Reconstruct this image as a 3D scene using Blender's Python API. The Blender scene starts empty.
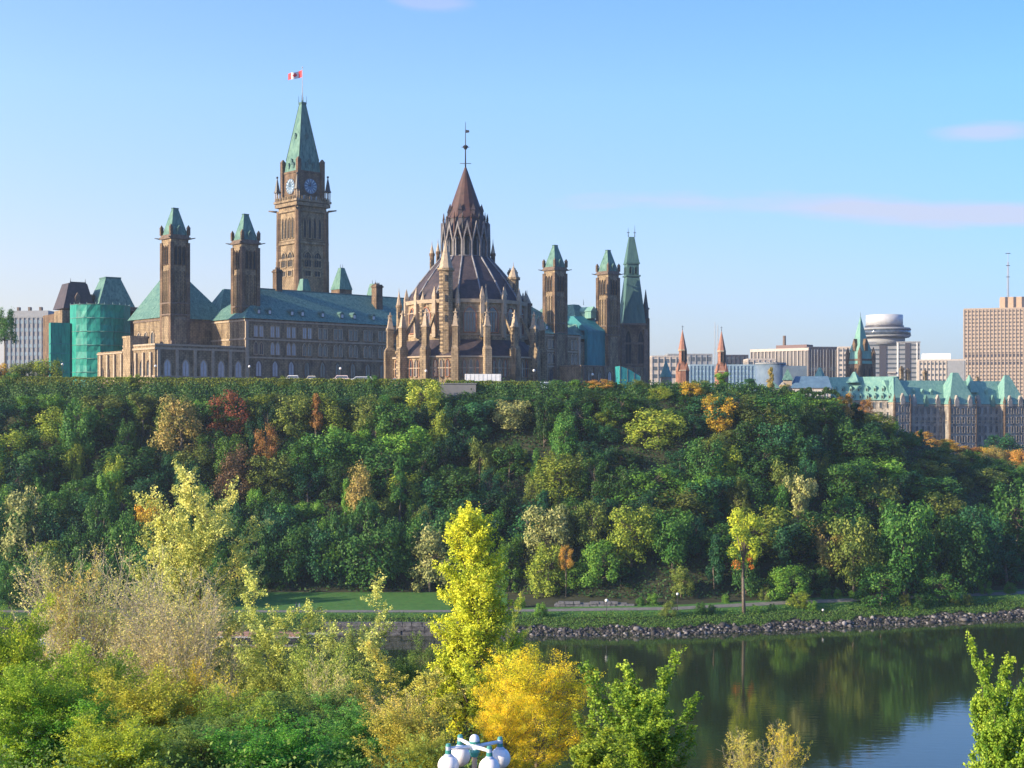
import bpy, math, random
import numpy as np
from mathutils import Vector, Matrix
R = math.radians
F = 1400.0; YH = 412.0; CZ = 45.0          # focal length in px, horizon row, eye height
def XX(px, Y): return (px - 512) / F * Y
def ZZ(py, Y): return CZ + (YH - py) * Y / F

scene = bpy.context.scene
# ------------------------------------------------------------------ camera
cam = bpy.data.cameras.new('camera'); camo = bpy.data.objects.new('camera', cam)
scene.collection.objects.link(camo); scene.camera = camo
camo.location = (0, 0, CZ); camo.rotation_euler = (R(90), 0, 0)
cam.sensor_width = 36; cam.lens = 36 * F / 1024; cam.shift_y = (YH - 384) / 1024
cam.clip_start = 0.5; cam.clip_end = 9000
# ------------------------------------------------------------------ light
SUN_AZ = 247.0; SUN_EL = 20.0
world = bpy.data.worlds.new('World'); scene.world = world; world.use_nodes = True
nt = world.node_tree; bg = nt.nodes['Background']
sky = nt.nodes.new('ShaderNodeTexSky'); sky.sky_type = 'NISHITA'; sky.sun_disc = False
sky.sun_elevation = R(SUN_EL); sky.sun_rotation = R(SUN_AZ)
sky.altitude = 50; sky.air_density = 1.0; sky.dust_density = 0.6; sky.ozone_density = 2.2
bg.inputs['Strength'].default_value = 0.135
def N(t, typ, **kw):
    n = t.nodes.new(typ)
    for k, v in kw.items(): setattr(n, k, v)
    return n
tc = N(nt, 'ShaderNodeTexCoord'); sep = N(nt, 'ShaderNodeSeparateXYZ')
nt.links.new(tc.outputs['Generated'], sep.inputs[0])
def M_(t, op, a, b=None, clamp=False):
    n = N(t, 'ShaderNodeMath', operation=op, use_clamp=clamp)
    for i, v in enumerate((a, b)):
        if v is None: continue
        if isinstance(v, (int, float)): n.inputs[i].default_value = v
        else: t.links.new(v, n.inputs[i])
    return n.outputs[0]
ax = M_(nt, 'DIVIDE', sep.outputs[0], M_(nt, 'MAXIMUM', sep.outputs[1], 0.02))
az = M_(nt, 'DIVIDE', sep.outputs[2], M_(nt, 'MAXIMUM', sep.outputs[1], 0.02))
comb = N(nt, 'ShaderNodeCombineXYZ'); nt.links.new(ax, comb.inputs[0]); nt.links.new(M_(nt, 'MULTIPLY', az, 6.0), comb.inputs[1])
nz = N(nt, 'ShaderNodeTexNoise'); nz.inputs['Scale'].default_value = 9; nz.inputs['Detail'].default_value = 6; nz.inputs['Roughness'].default_value = 0.55
nt.links.new(comb.outputs[0], nz.inputs['Vector'])
def cloud(cx, cz, sx, sz, amp, tilt=0.0, pw=1.0):
    dx0 = M_(nt, 'SUBTRACT', ax, cx)
    dx = M_(nt, 'DIVIDE', dx0, sx)
    dz = M_(nt, 'DIVIDE', M_(nt, 'SUBTRACT', M_(nt, 'SUBTRACT', az, cz), M_(nt, 'MULTIPLY', dx0, tilt)), sz)
    dist = M_(nt, 'SQRT', M_(nt, 'ADD', M_(nt, 'MULTIPLY', dx, dx), M_(nt, 'MULTIPLY', dz, dz)))
    v = M_(nt, 'SUBTRACT', 1.0, dist)
    v = M_(nt, 'ADD', v, M_(nt, 'MULTIPLY', M_(nt, 'SUBTRACT', nz.outputs['Fac'], 0.5), 1.6))
    v = M_(nt, 'MULTIPLY', v, 1.5, clamp=True)
    return M_(nt, 'MULTIPLY', v, amp)
c1 = cloud(0.31, 0.1425, 0.27, 0.0115, 0.6, -0.035)
c2 = cloud(0.335, 0.2, 0.05, 0.0085, 0.5, 0.03)
c3 = cloud(-0.06, 0.293, 0.03, 0.008, 0.3)
call = M_(nt, 'MAXIMUM', M_(nt, 'MAXIMUM', c1, c2), c3)
SKYG = N(nt, 'ShaderNodeMix', data_type='RGBA', blend_type='MULTIPLY'); SKYG.inputs[0].default_value = 1.0
nt.links.new(sky.outputs[0], SKYG.inputs[6])
hr_ = N(nt, 'ShaderNodeValToRGB'); nt.links.new(M_(nt, 'MULTIPLY', sep.outputs[2], 2.5, True), hr_.inputs[0])
hr_.color_ramp.elements[0].color = (0.61, 0.52, 0.63, 1); hr_.color_ramp.elements[1].color = (0.60, 0.88, 1.30, 1)
e1_ = hr_.color_ramp.elements.new(.25); e1_.color = (0.76, 0.72, 0.86, 1); e2_ = hr_.color_ramp.elements.new(.55); e2_.color = (0.80, 0.92, 1.14, 1)
cx_ = N(nt, 'ShaderNodeCombineXYZ'); xcl = M_(nt, 'MINIMUM', M_(nt, 'MAXIMUM', sep.outputs[0], -.5), .5)
for i_, k_ in enumerate((-.95, -.50, -.12)): nt.links.new(M_(nt, 'ADD', M_(nt, 'MULTIPLY', xcl, k_), 1.0), cx_.inputs[i_])
vm_ = N(nt, 'ShaderNodeVectorMath', operation='MULTIPLY'); nt.links.new(hr_.outputs[0], vm_.inputs[0]); nt.links.new(cx_.outputs[0], vm_.inputs[1])
nt.links.new(vm_.outputs[0], SKYG.inputs[7])
cm = N(nt, 'ShaderNodeMix', data_type='RGBA'); nt.links.new(call, cm.inputs[0])
nt.links.new(SKYG.outputs[2], cm.inputs[6]); cm.inputs[7].default_value = (3.1, 2.8, 2.95, 1)
nt.links.new(cm.outputs[2], bg.inputs['Color'])
sun = bpy.data.lights.new('sun', 'SUN'); sun.energy = 5.0; sun.angle = R(0.5); sun.color = (1.0, 0.83, 0.58)
suno = bpy.data.objects.new('sun', sun); scene.collection.objects.link(suno)
sd = Vector((math.sin(R(SUN_AZ)) * math.cos(R(SUN_EL)), math.cos(R(SUN_AZ)) * math.cos(R(SUN_EL)), math.sin(R(SUN_EL))))
suno.rotation_euler = sd.to_track_quat('Z', 'Y').to_euler(); suno.location = (-60, 0, 120)
scene.view_settings.view_transform = 'Standard'; scene.view_settings.look = 'None'
scene.view_settings.gamma = 1; scene.view_settings.exposure = 0.9; scene.view_settings.use_curve_mapping = False
scene.render.engine = 'CYCLES'
scene.cycles.max_bounces = 6; scene.cycles.transparent_max_bounces = 6; scene.cycles.use_denoising = True
COL = scene.collection
# ------------------------------------------------------------------ helpers
def tag(o, label=None, cat=None, group=None, kind=None):
    if label: o['label'] = label
    if cat: o['category'] = cat
    if group: o['group'] = group
    if kind: o['kind'] = kind
    return o
def thing(name, label, cat, loc=(0, 0, 0), rz=0, group=None):
    o = bpy.data.objects.new(name, None); COL.objects.link(o); o.empty_display_size = 0.5
    o.location = loc; o.rotation_euler = (0, 0, rz)
    return tag(o, label, cat, group)
def mk(name, mesh, parent=None, loc=None, rz=0, sc=None):
    o = bpy.data.objects.new(name, mesh); COL.objects.link(o)
    if parent is not None: o.parent = parent
    if loc is not None: o.location = loc
    if rz: o.rotation_euler = (0, 0, rz)
    if sc is not None: o.scale = sc
    return o
class MB:
    def __init__(s): s.v = []; s.f = []; s.sm = []
    def add(s, vs, fs, smooth=False):
        n = len(s.v); s.v += [tuple(p) for p in vs]
        for f in fs: s.f.append(tuple(i + n for i in f)); s.sm.append(smooth)
        return s
    def box(s, x0, x1, y0, y1, z0, z1):
        return s.frus(x0, x1, y0, y1, z0, z1, 0, 0, 0, 0)
    def frus(s, x0, x1, y0, y1, z0, z1, a, b, c, d):
        v = [(x0, y0, z0), (x1, y0, z0), (x1, y1, z0), (x0, y1, z0),
             (x0 + a, y0 + c, z1), (x1 - b, y0 + c, z1), (x1 - b, y1 - d, z1), (x0 + a, y1 - d, z1)]
        return s.add(v, [(3, 2, 1, 0), (4, 5, 6, 7), (0, 1, 5, 4), (1, 2, 6, 5), (2, 3, 7, 6), (3, 0, 4, 7)])
    def cyl(s, cx, cy, z0, z1, r0, r1, n=12, ph=0, smooth=False):
        v = [(cx + r0 * math.cos(ph + 2 * math.pi * i / n), cy + r0 * math.sin(ph + 2 * math.pi * i / n), z0) for i in range(n)]
        v += [(cx + r1 * math.cos(ph + 2 * math.pi * i / n), cy + r1 * math.sin(ph + 2 * math.pi * i / n), z1) for i in range(n)]
        s.add(v, [tuple(range(n - 1, -1, -1)), tuple(range(n, 2 * n))])
        k = len(s.v) - 2 * n
        for i in range(n):
            j = (i + 1) % n; s.f.append((k + i, k + j, k + n + j, k + n + i)); s.sm.append(smooth)
        return s
    def prism(s, poly, y0, y1):               # poly in (x,z), extruded along y
        n = len(poly); v = [(x, y0, z) for x, z in poly] + [(x, y1, z) for x, z in poly]
        return s.add(v, [tuple(range(n)), tuple(range(2 * n - 1, n - 1, -1))] + [(i + n, (i + 1) % n + n, (i + 1) % n, i) for i in range(n)])
    def tube(s, a, b, r0, r1, n=6, smooth=True):
        a = Vector(a); b = Vector(b); d = (b - a)
        if d.length < 1e-6: return s
        d.normalize(); u = d.orthogonal().normalized(); w = d.cross(u)
        v = []
        for p, r in ((a, r0), (b, r1)):
            for i in range(n):
                t = 2 * math.pi * i / n; v.append(p + u * (r * math.cos(t)) + w * (r * math.sin(t)))
        s.add(v, [tuple(range(n - 1, -1, -1)), tuple(range(n, 2 * n))])
        k = len(s.v) - 2 * n
        for i in range(n):
            j = (i + 1) % n; s.f.append((k + i, k + j, k + n + j, k + n + i)); s.sm.append(smooth)
        return s
    def ball(s, c, r, nu=12, nv=8, sx=1, sy=1, sz=1):
        v = []; f = []
        for j in range(1, nv):
            t = math.pi * j / nv
            for i in range(nu):
                p = 2 * math.pi * i / nu
                v.append((c[0] + r * sx * math.sin(t) * math.cos(p), c[1] + r * sy * math.sin(t) * math.sin(p), c[2] + r * sz * math.cos(t)))
        T = len(v); v += [(c[0], c[1], c[2] + r * sz), (c[0], c[1], c[2] - r * sz)]
        for j in range(nv - 2):
            for i in range(nu):
                k = (i + 1) % nu; f.append((j * nu + i, (j + 1) * nu + i, (j + 1) * nu + k, j * nu + k))
        for i in range(nu):
            k = (i + 1) % nu; f.append((T, i, k)); f.append((T + 1, (nv - 2) * nu + k, (nv - 2) * nu + i))
        return s.add(v, f, True)
    def xf(s, k0, mat):
        for i in range(k0, len(s.v)): s.v[i] = tuple(mat @ Vector(s.v[i]))
    def mesh(s, name, mat):
        me = bpy.data.meshes.new(name); me.from_pydata(s.v, [], s.f)
        me.polygons.foreach_set('use_smooth', s.sm); me.materials.append(mat); me.update(); return me
    def build(s, name, mat, parent=None, loc=None, rz=0):
        return mk(name, s.mesh(name, mat), parent, loc, rz)
# ------------------------------------------------------------------ materials
def newmat(name):
    m = bpy.data.materials.new(name); m.use_nodes = True
    return m, m.node_tree, m.node_tree.nodes['Principled BSDF']
def mottled(name, c0, c1, scale=0.4, rough=0.85, stretch=(1, 1, 1), c2=None, scale2=3.0, metallic=0, bump=0.0, spec=0.3):
    m, t, b = newmat(name)
    co = N(t, 'ShaderNodeTexCoord'); mp = N(t, 'ShaderNodeMapping'); mp.inputs['Scale'].default_value = stretch
    t.links.new(co.outputs['Object'], mp.inputs[0])
    n = N(t, 'ShaderNodeTexNoise'); n.inputs['Scale'].default_value = scale; n.inputs['Detail'].default_value = 6; n.inputs['Roughness'].default_value = 0.65
    t.links.new(mp.outputs[0], n.inputs['Vector'])
    r = N(t, 'ShaderNodeValToRGB'); r.color_ramp.elements[0].position = 0.34; r.color_ramp.elements[1].position = 0.66
    r.color_ramp.elements[0].color = (*c0, 1); r.color_ramp.elements[1].color = (*c1, 1); t.links.new(n.outputs['Fac'], r.inputs[0])
    out = r.outputs[0]
    if c2:
        n2 = N(t, 'ShaderNodeTexNoise'); n2.inputs['Scale'].default_value = scale2; n2.inputs['Detail'].default_value = 4
        t.links.new(mp.outputs[0], n2.inputs['Vector'])
        r2 = N(t, 'ShaderNodeValToRGB'); r2.color_ramp.elements[0].position = 0.5; r2.color_ramp.elements[1].position = 0.72; t.links.new(n2.outputs['Fac'], r2.inputs[0])
        mx = N(t, 'ShaderNodeMix', data_type='RGBA'); t.links.new(r2.outputs[0], mx.inputs[0]); t.links.new(out, mx.inputs[6]); mx.inputs[7].default_value = (*c2, 1)
        out = mx.outputs[2]
    t.links.new(out, b.inputs['Base Color']); b.inputs['Roughness'].default_value = rough; b.inputs['Metallic'].default_value = metallic
    b.inputs['Specular IOR Level'].default_value = spec
    if bump:
        bp = N(t, 'ShaderNodeBump'); bp.inputs['Distance'].default_value = bump; t.links.new(n.outputs['Fac'], bp.inputs['Height']); t.links.new(bp.outputs[0], b.inputs['Normal'])
    return m
def stone(name, ca, cb, cc, bw=1.3, bh=0.55):
    m, t, b = newmat(name)
    co = N(t, 'ShaderNodeTexCoord'); sp = N(t, 'ShaderNodeSeparateXYZ'); t.links.new(co.outputs['Object'], sp.inputs[0])
    cb_ = N(t, 'ShaderNodeCombineXYZ')
    t.links.new(M_(t, 'DIVIDE', M_(t, 'ADD', sp.outputs[0], sp.outputs[1]), bw), cb_.inputs[0]); t.links.new(M_(t, 'DIVIDE', sp.outputs[2], bh), cb_.inputs[1])
    br = N(t, 'ShaderNodeTexBrick'); br.inputs['Scale'].default_value = 1; br.inputs['Brick Width'].default_value = 1; br.inputs['Row Height'].default_value = 1
    br.inputs['Mortar Size'].default_value = 0.05; br.inputs['Color1'].default_value = (*ca, 1); br.inputs['Color2'].default_value = (*cb, 1); br.inputs['Mortar'].default_value = (*cc, 1)
    t.links.new(cb_.outputs[0], br.inputs['Vector'])
    n = N(t, 'ShaderNodeTexNoise'); n.inputs['Scale'].default_value = 0.35; n.inputs['Detail'].default_value = 8; n.inputs['Roughness'].default_value = 0.7
    mp = N(t, 'ShaderNodeMapping'); mp.inputs['Scale'].default_value = (1.6, 1.6, 0.55); t.links.new(co.outputs['Object'], mp.inputs[0]); t.links.new(mp.outputs[0], n.inputs['Vector'])
    r = N(t, 'ShaderNodeValToRGB'); r.color_ramp.elements[0].position = 0.36; r.color_ramp.elements[0].color = (0.42, 0.40, 0.40, 1)
    r.color_ramp.elements[1].position = 0.6; r.color_ramp.elements[1].color = (1.1, 1.08, 1.05, 1); t.links.new(n.outputs['Fac'], r.inputs[0])
    mx = N(t, 'ShaderNodeMix', data_type='RGBA', blend_type='MULTIPLY'); mx.inputs[0].default_value = 1
    t.links.new(br.outputs[0], mx.inputs[6]); t.links.new(r.outputs[0], mx.inputs[7]); t.links.new(mx.outputs[2], b.inputs['Base Color'])
    b.inputs['Roughness'].default_value = 0.9; b.inputs['Specular IOR Level'].default_value = 0.2
    return m
def plain(name, c, rough=0.6, metallic=0, spec=0.5): 
    return mottled(name, tuple(x * 0.9 for x in c), tuple(min(1, x * 1.08) for x in c), 0.8, rough, metallic=metallic, spec=spec)
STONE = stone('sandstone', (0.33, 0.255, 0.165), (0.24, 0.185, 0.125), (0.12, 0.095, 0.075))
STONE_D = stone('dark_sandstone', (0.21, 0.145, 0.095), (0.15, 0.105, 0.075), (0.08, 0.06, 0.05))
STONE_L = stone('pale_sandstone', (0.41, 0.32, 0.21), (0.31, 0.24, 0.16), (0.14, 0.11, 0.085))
TRIM = mottled('dressed_stone', (0.30, 0.24, 0.18), (0.44, 0.35, 0.26), 1.2, 0.9)
TRIM_D = mottled('weathered_trim', (0.10, 0.075, 0.06), (0.20, 0.15, 0.12), 1.2, 0.9)
REDST = mottled('red_stone', (0.28, 0.12, 0.08), (0.38, 0.19, 0.12), 1.5, 0.9)
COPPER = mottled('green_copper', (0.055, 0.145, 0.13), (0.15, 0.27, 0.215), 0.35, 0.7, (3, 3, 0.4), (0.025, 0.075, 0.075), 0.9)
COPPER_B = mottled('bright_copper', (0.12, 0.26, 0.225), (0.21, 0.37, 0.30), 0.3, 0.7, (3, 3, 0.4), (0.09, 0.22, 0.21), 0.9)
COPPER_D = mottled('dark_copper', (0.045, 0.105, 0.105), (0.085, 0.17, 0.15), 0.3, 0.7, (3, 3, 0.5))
SLATE = mottled('purple_slate', (0.036, 0.029, 0.035), (0.078, 0.058, 0.062), 0.6, 0.6, (1, 1, 1), (0.035, 0.03, 0.04), 2.5)
SLATE_R = mottled('rust_brown_slate', (0.05, 0.028, 0.026), (0.095, 0.048, 0.040), 0.6, 0.6, (1, 1, 1), (0.07, 0.04, 0.045), 2.5)
IRON = plain('black_iron', (0.03, 0.03, 0.035), 0.5)
GLASS = mottled('window_glass', (0.03, 0.04, 0.055), (0.09, 0.11, 0.14), 0.5, 0.08, spec=0.9)
GLASS_P = mottled('painted_sky_glass', (0.34, 0.38, 0.45), (0.50, 0.53, 0.58), 0.9, 0.25, spec=0.8)  # pale blue-white colour paints the sky's reflection into the panes
LEADED = mottled('leaded_glass', (0.012, 0.013, 0.016), (0.03, 0.032, 0.035), 1.2, 0.5, spec=0.25)
LEAD = mottled('lead_ribs', (0.15, 0.15, 0.17), (0.25, 0.25, 0.27), 1.0, 0.6)
NET = mottled('green_netting', (0.0, 0.19, 0.155), (0.02, 0.30, 0.23), 0.35, 0.55, (2, 2, 0.4), (0.0, 0.12, 0.12), 0.9)
NET_T = mottled('teal_netting', (0.01, 0.14, 0.17), (0.03, 0.23, 0.25), 0.35, 0.6, (2, 2, 0.5))
WHITE = plain('white_paint', (0.70, 0.70, 0.69), 0.4)
CREAM = plain('cream_concrete', (0.43, 0.38, 0.34), 0.8)
GREYC = plain('grey_concrete', (0.25, 0.26, 0.28), 0.8)
BEIGE = plain('beige_concrete', (0.38, 0.30, 0.24), 0.8)
LIME = stone('grey_limestone', (0.42, 0.385, 0.35), (0.34, 0.315, 0.29), (0.18, 0.17, 0.17))
BRICK = stone('orange_brick', (0.36, 0.18, 0.125), (0.29, 0.145, 0.10), (0.22, 0.13, 0.10))
DARKF = plain('dark_facade', (0.06, 0.055, 0.065), 0.4)
BLUEG = mottled('blue_curtain_glass', (0.10, 0.17, 0.23), (0.22, 0.32, 0.40), 0.12, 0.15, spec=0.9)
RED = plain('flag_red', (0.62, 0.02, 0.03), 0.7)
BARK = mottled('bark', (0.10, 0.08, 0.06), (0.19, 0.155, 0.12), 3.0, 0.95)
BARK_P = mottled('pale_bark', (0.40, 0.35, 0.25), (0.58, 0.50, 0.38), 3.0, 0.95)
TEAL = plain('teal_enamel', (0.04, 0.24, 0.22), 0.35)
# ------------------------------------------------------------------ terrain
def lerp(xs, ys): return lambda x: np.interp(x, xs, ys)
shore = lerp([-400, -102, -20, 34, 71, 112, 160, 260, 500], [284, 281, 281, 282.5, 293, 306, 322, 350, 380])
crestY = lerp([-400, 40, 70, 100, 125, 150, 200, 400], [366, 366, 370, 382, 396, 404, 420, 470])
footS = lerp([-400, -10, 20, 60, 120, 400], [36, 36, 24, 18, 20, 20])
plat0 = lerp([-800, 62, 85, 110, 128, 150, 900], [51.0, 51.0, 47.0, 38.0, 31.0, 27.0, 26.0])
def hterr(X, Y):
    X = np.asarray(X, float); Y = np.asarray(Y, float)
    s = Y - shore(X); c = crestY(X) - shore(X); f = footS(X)
    pz = plat0(X - np.clip(Y - 376, 0, 400) * 0.24)
    pz0 = plat0(X)
    z = np.where(s < 0, np.maximum(-3, s * 0.4), 0)
    z = np.where((s >= 0) & (s < 7), s / 7 * 2.6, z)
    z = np.where((s >= 7) & (s < f), 2.6 + (s - 7) / (f - 7) * 1.9, z)
    t = np.clip((s - f) / (c - f), 0, 1)
    prof = np.interp(t, [0, 0.85, 1.0], [0, 0.86, 1.0])
    z = np.where((s >= f), 4.5 + (pz0 - 4.5) * prof, z)
    z = np.where((s >= c), pz + (pz0 - pz) * np.clip(1 - (s - c) / 25, 0, 1), z)
    near = np.interp(Y, [-50, 38, 60, 80, 110, 140, 150], [34, 34, 28.5, 22.5, 14, 5, -3])
    z = np.where(Y < 150, near, z)
    return z
def hz(X, Y): return float(hterr(X, Y))
def grid_mesh(name, xs, ys, mat, zf, lift=0):
    nx, ny = len(xs), len(ys); G = np.meshgrid(xs, ys); Z = zf(G[0], G[1]) + lift
    v = np.stack([G[0].ravel(), G[1].ravel(), Z.ravel()], 1)
    i = np.arange((nx - 1) * (ny - 1)); a = (i // (nx - 1)) * nx + i % (nx - 1)
    return np_mesh(name, v, np.stack([a, a + 1, a + nx + 1, a + nx], 1), mat, smooth=True)
def np_mesh(name, v, f, mat, smooth=False, tint=None):
    me = bpy.data.meshes.new(name); k = f.shape[1]
    me.vertices.add(len(v)); me.vertices.foreach_set('co', v.astype(np.float32).ravel())
    me.loops.add(f.size); me.loops.foreach_set('vertex_index', f.astype(np.int32).ravel())
    me.polygons.add(len(f)); me.polygons.foreach_set('loop_start', np.arange(0, f.size, k, dtype=np.int32))
    me.polygons.foreach_set('loop_total', np.full(len(f), k, dtype=np.int32))
    if smooth: me.polygons.foreach_set('use_smooth', np.ones(len(f), bool))
    me.materials.append(mat); me.update(calc_edges=True)
    if tint is not None:
        at = me.attributes.new('tint', 'FLOAT', 'FACE'); at.data.foreach_set('value', tint.astype(np.float32))
    return me
SOIL = mottled('forest_floor', (0.022, 0.028, 0.012), (0.05, 0.05, 0.025), 0.3, 0.95)
LAWN = mottled('lawn_grass', (0.035, 0.12, 0.02), (0.06, 0.17, 0.03), 0.5, 0.9, c2=(0.09, 0.14, 0.03), scale2=2.0, bump=0.1)
PATHM = mottled('path_gravel', (0.13, 0.13, 0.12), (0.19, 0.18, 0.17), 0.8, 0.9)
xs = np.concatenate([np.arange(-3000, -200, 200), np.arange(-200, 260, 3.0), np.arange(260, 3001, 200)])
ys = np.concatenate([np.array([-60, 0, 20, 38, 50, 60, 80, 100, 120, 140, 150, 200]), np.arange(262, 440, 2.0), np.arange(440, 800, 20), np.array([900, 1200, 2000, 4000, 7000])])
tag(mk('ground', grid_mesh('ground', xs, ys, SOIL, hterr)), 'wooded riverbank and plateau earth', None, None, 'structure')
def ribbon(name, mat, s0, s1, x0, x1, lift, z_lift_fn=None):
    xs = np.arange(x0, x1, 3.0); n = max(2, int(s1 - s0) + 1); v = []; 
    for s in np.linspace(s0, s1, n):
        Y = shore(xs) + s; v.append(np.stack([xs, Y, hterr(xs, Y) + lift], 1))
    v = np.concatenate(v); nx = len(xs); i = np.arange((nx - 1) * (n - 1)); a = (i // (nx - 1)) * nx + i % (nx - 1)
    return tag(mk(name, np_mesh(name, v, np.stack([a, a + 1, a + nx + 1, a + nx], 1), mat, True)), None, None, None, 'structure')
ribbon('lawn', LAWN, 7.0, 34, -130, 2, 0.08); ribbon('lawn', LAWN, 7.0, 16, 2, 170, 0.08)
ribbon('path', PATHM, 12, 14.3, -200, 200, 0.14)
# water
wm, wt, wb = newmat('river_water')
wb.inputs['Base Color'].default_value = (0.022, 0.032, 0.013, 1); wb.inputs['Roughness'].default_value = 0.03; wb.inputs['IOR'].default_value = 1.5
co = N(wt, 'ShaderNodeTexCoord'); mp = N(wt, 'ShaderNodeMapping'); mp.inputs['Scale'].default_value = (0.35, 1.0, 1)
wt.links.new(co.outputs['Object'], mp.inputs[0])
wn = N(wt, 'ShaderNodeTexNoise'); wn.inputs['Scale'].default_value = 0.9; wn.inputs['Detail'].default_value = 4; wt.links.new(mp.outputs[0], wn.inputs['Vector'])
bp = N(wt, 'ShaderNodeBump'); bp.inputs['Distance'].default_value = 0.016; bp.inputs['Strength'].default_value = 0.8
wt.links.new(wn.outputs['Fac'], bp.inputs['Height']); wt.links.new(bp.outputs[0], wb.inputs['Normal'])
tag(MB().add([(-900, 120, 0), (900, 120, 0), (900, 420, 0), (-900, 420, 0)], [(0, 1, 2, 3)]).build('river', wm), 'calm dark green river reflecting the bank', None, None, 'structure')
# ------------------------------------------------------------------ air
hm = bpy.data.materials.new('haze'); hm.use_nodes = True; ht = hm.node_tree; ht.nodes.remove(ht.nodes['Principled BSDF'])
pv = N(ht, 'ShaderNodeVolumePrincipled'); pv.inputs['Color'].default_value = (.62, .80, 1.0, 1); pv.inputs['Density'].default_value = 0.00011; pv.inputs['Anisotropy'].default_value = 0.2
ht.links.new(pv.outputs[0], ht.nodes['Material Output'].inputs['Volume'])
tag(MB().box(-3100, 3100, -70, 7100, -8, 190).build('haze', hm), 'thin blue morning haze', None, None, 'stuff')
# ------------------------------------------------------------------ windows (shared meshes)
WC = {}
def win(parent, x, z, w, h, y=0, side='F', arch=False, glass=None, frame=None, mull=1, L=0):
    """stone surround that stands proud of the wall, with the glass set back inside it"""
    glass = glass or LEADED; frame = frame or TRIM
    key = (round(w, 2), round(h, 2), arch, glass.name, frame.name, mull)
    if key not in WC:
        t = 0.16 * min(1.6, max(0.7, w)); d = 0.28; m = MB(); g = MB()
        m.box(-w/2 - t, -w/2, -d, 0.05, -t, h * (0.72 if arch else 1)); m.box(w/2, w/2 + t, -d, 0.05, -t, h * (0.72 if arch else 1))
        m.box(-w/2, w/2, -d - 0.1, 0.05, -t, 0)
        if arch:
            a = h * 0.72; pts = [(-w/2, a), (-w * .36, a + (h - a) * .5), (-w * .18, a + (h - a) * .83), (0, h), (w * .18, a + (h - a) * .83), (w * .36, a + (h - a) * .5), (w/2, a)]
            outp = [(x_ * (1 + 2 * t / w), a + (z_ - a) * 1.0 + (t if 0 < i < 6 else 0)) for i, (x_, z_) in enumerate(pts)]
            for i in range(6): m.prism([pts[i], pts[i + 1], outp[i + 1], outp[i]], -d, 0.05)
            g.prism([(-w/2, 0), (w/2, 0)] + pts[::-1], -0.06, -0.02)
        else:
            m.box(-w/2 - t, w/2 + t, -d, 0.05, h, h + t); g.box(-w/2, w/2, -0.06, -0.02, 0, h)
        for i in range(mull):
            xm = -w/2 + w * (i + 1) / (mull + 1); m.box(xm - 0.05, xm + 0.05, -0.16, -0.065, 0, h * (0.85 if arch else 1))
        WC[key] = (m.mesh('window', frame), g.mesh('pane', glass))
    fm, gm = WC[key]
    if side == 'F': loc, rz = (x, y, z), 0
    elif side == 'L': loc, rz = (y, x, z), R(-90)
    elif side == 'R': loc, rz = (y, x, z), R(90)
    else: loc, rz = side[0], side[1]
    o = mk('window', fm, parent, loc, rz); mk('pane', gm, o); return o
TH = R(42)
def world_to_px(): pass
# ------------------------------------------------------------------ Centre block
GZ = 51.0
random.seed(5)
def vent_tower(label, px, Y, apex_py, zb=GZ):
    """square ventilation tower with buttressed corners and a steep copper cap"""
    H = ZZ(apex_py, Y) - zb; t = thing('ventilation_tower', label, 'tower', (XX(px, Y), Y, zb), TH, 'ventilation towers of the long government block')
    w = 2.9; m = MB(); zc = H - 9.6
    m.box(-w - .35, w + .35, -w - .35, w + .35, -1, 22); m.frus(-w - .35, w + .35, -w - .35, w + .35, 22, 23, .35, .35, .35, .35)
    m.box(-w, w, -w, w, 23, zc)
    wall = m.build('shaft', STONE, t)
    b = MB()
    for sx in (-1, 1):
        for sy in (-1, 1):
            cx, cy = sx * (w - .25), sy * (w - .25); b.box(cx - .62, cx + .62, cy - .62, cy + .62, 6, zc - 1)
    b.build('corner_buttress', STONE_D, t)
    c = MB(); c.box(-w - .5, w + .5, -w - .5, w + .5, zc, zc + 0.7); c.box(-w - .2, w + .2, -w - .2, w + .2, zc + .7, zc + 1.3)
    c.build('cornice', TRIM_D, t)
    for zz_ in (22.6, 26): MB().box(-w - .42, w + .42, -w - .42, w + .42, zz_ + .3, zz_ + .75).build('string_course', TRIM_D, t)
    for sx in (-1, 1):
        for sy in (-1, 1):
            p = MB(); p.box(sx * w - .42, sx * w + .42, sy * w - .42, sy * w + .42, zc + 1.3, zc + 3.4); p.frus(sx * w - .5, sx * w + .5, sy * w - .5, sy * w + .5, zc + 3.4, zc + 4.4, .45, .45, .45, .45); p.build('pinnacle', STONE_D, t)
            g = MB(); g.tube((sx * (w + .3), sy * (w + .3), zc + .2), (sx * (w + 1.5), sy * (w + 1.5), zc + .5), .22, .12, 5); g.build('gargoyle', IRON, t)
    r = MB(); r.frus(-w + .1, w - .1, -w + .1, w - .1, zc + 1.3, H - .4, 1.95, 1.95, 2.25, 2.25); rf = r.build('roof', COPPER, t)
    MB().box(-.95, .95, -.6, .6, H - .4, H).build('roof_crest', COPPER_D, rf)
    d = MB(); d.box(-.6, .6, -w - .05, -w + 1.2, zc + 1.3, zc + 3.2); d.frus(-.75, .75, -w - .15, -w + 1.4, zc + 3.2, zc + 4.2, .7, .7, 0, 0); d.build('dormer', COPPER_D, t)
    for s in ('F', 'L'):
        for k in (-1, 0, 1):
            win(t, k * 1.35, zc - 7.6, .75, 5.6, -w, s, True, LEADED, STONE_D, 0)
            win(t, k * 1.35, zc - 24, .34, 14.5, -w, s, False, LEADED, STONE_L, 0)
    return t
t1 = vent_tower('tall square stone ventilation tower with green cap rising behind the low arcaded wing', 175, 421, 208)
t2 = vent_tower('ventilation tower with green cap just left of the tall clock tower', 245.5, 434, 214)
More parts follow.
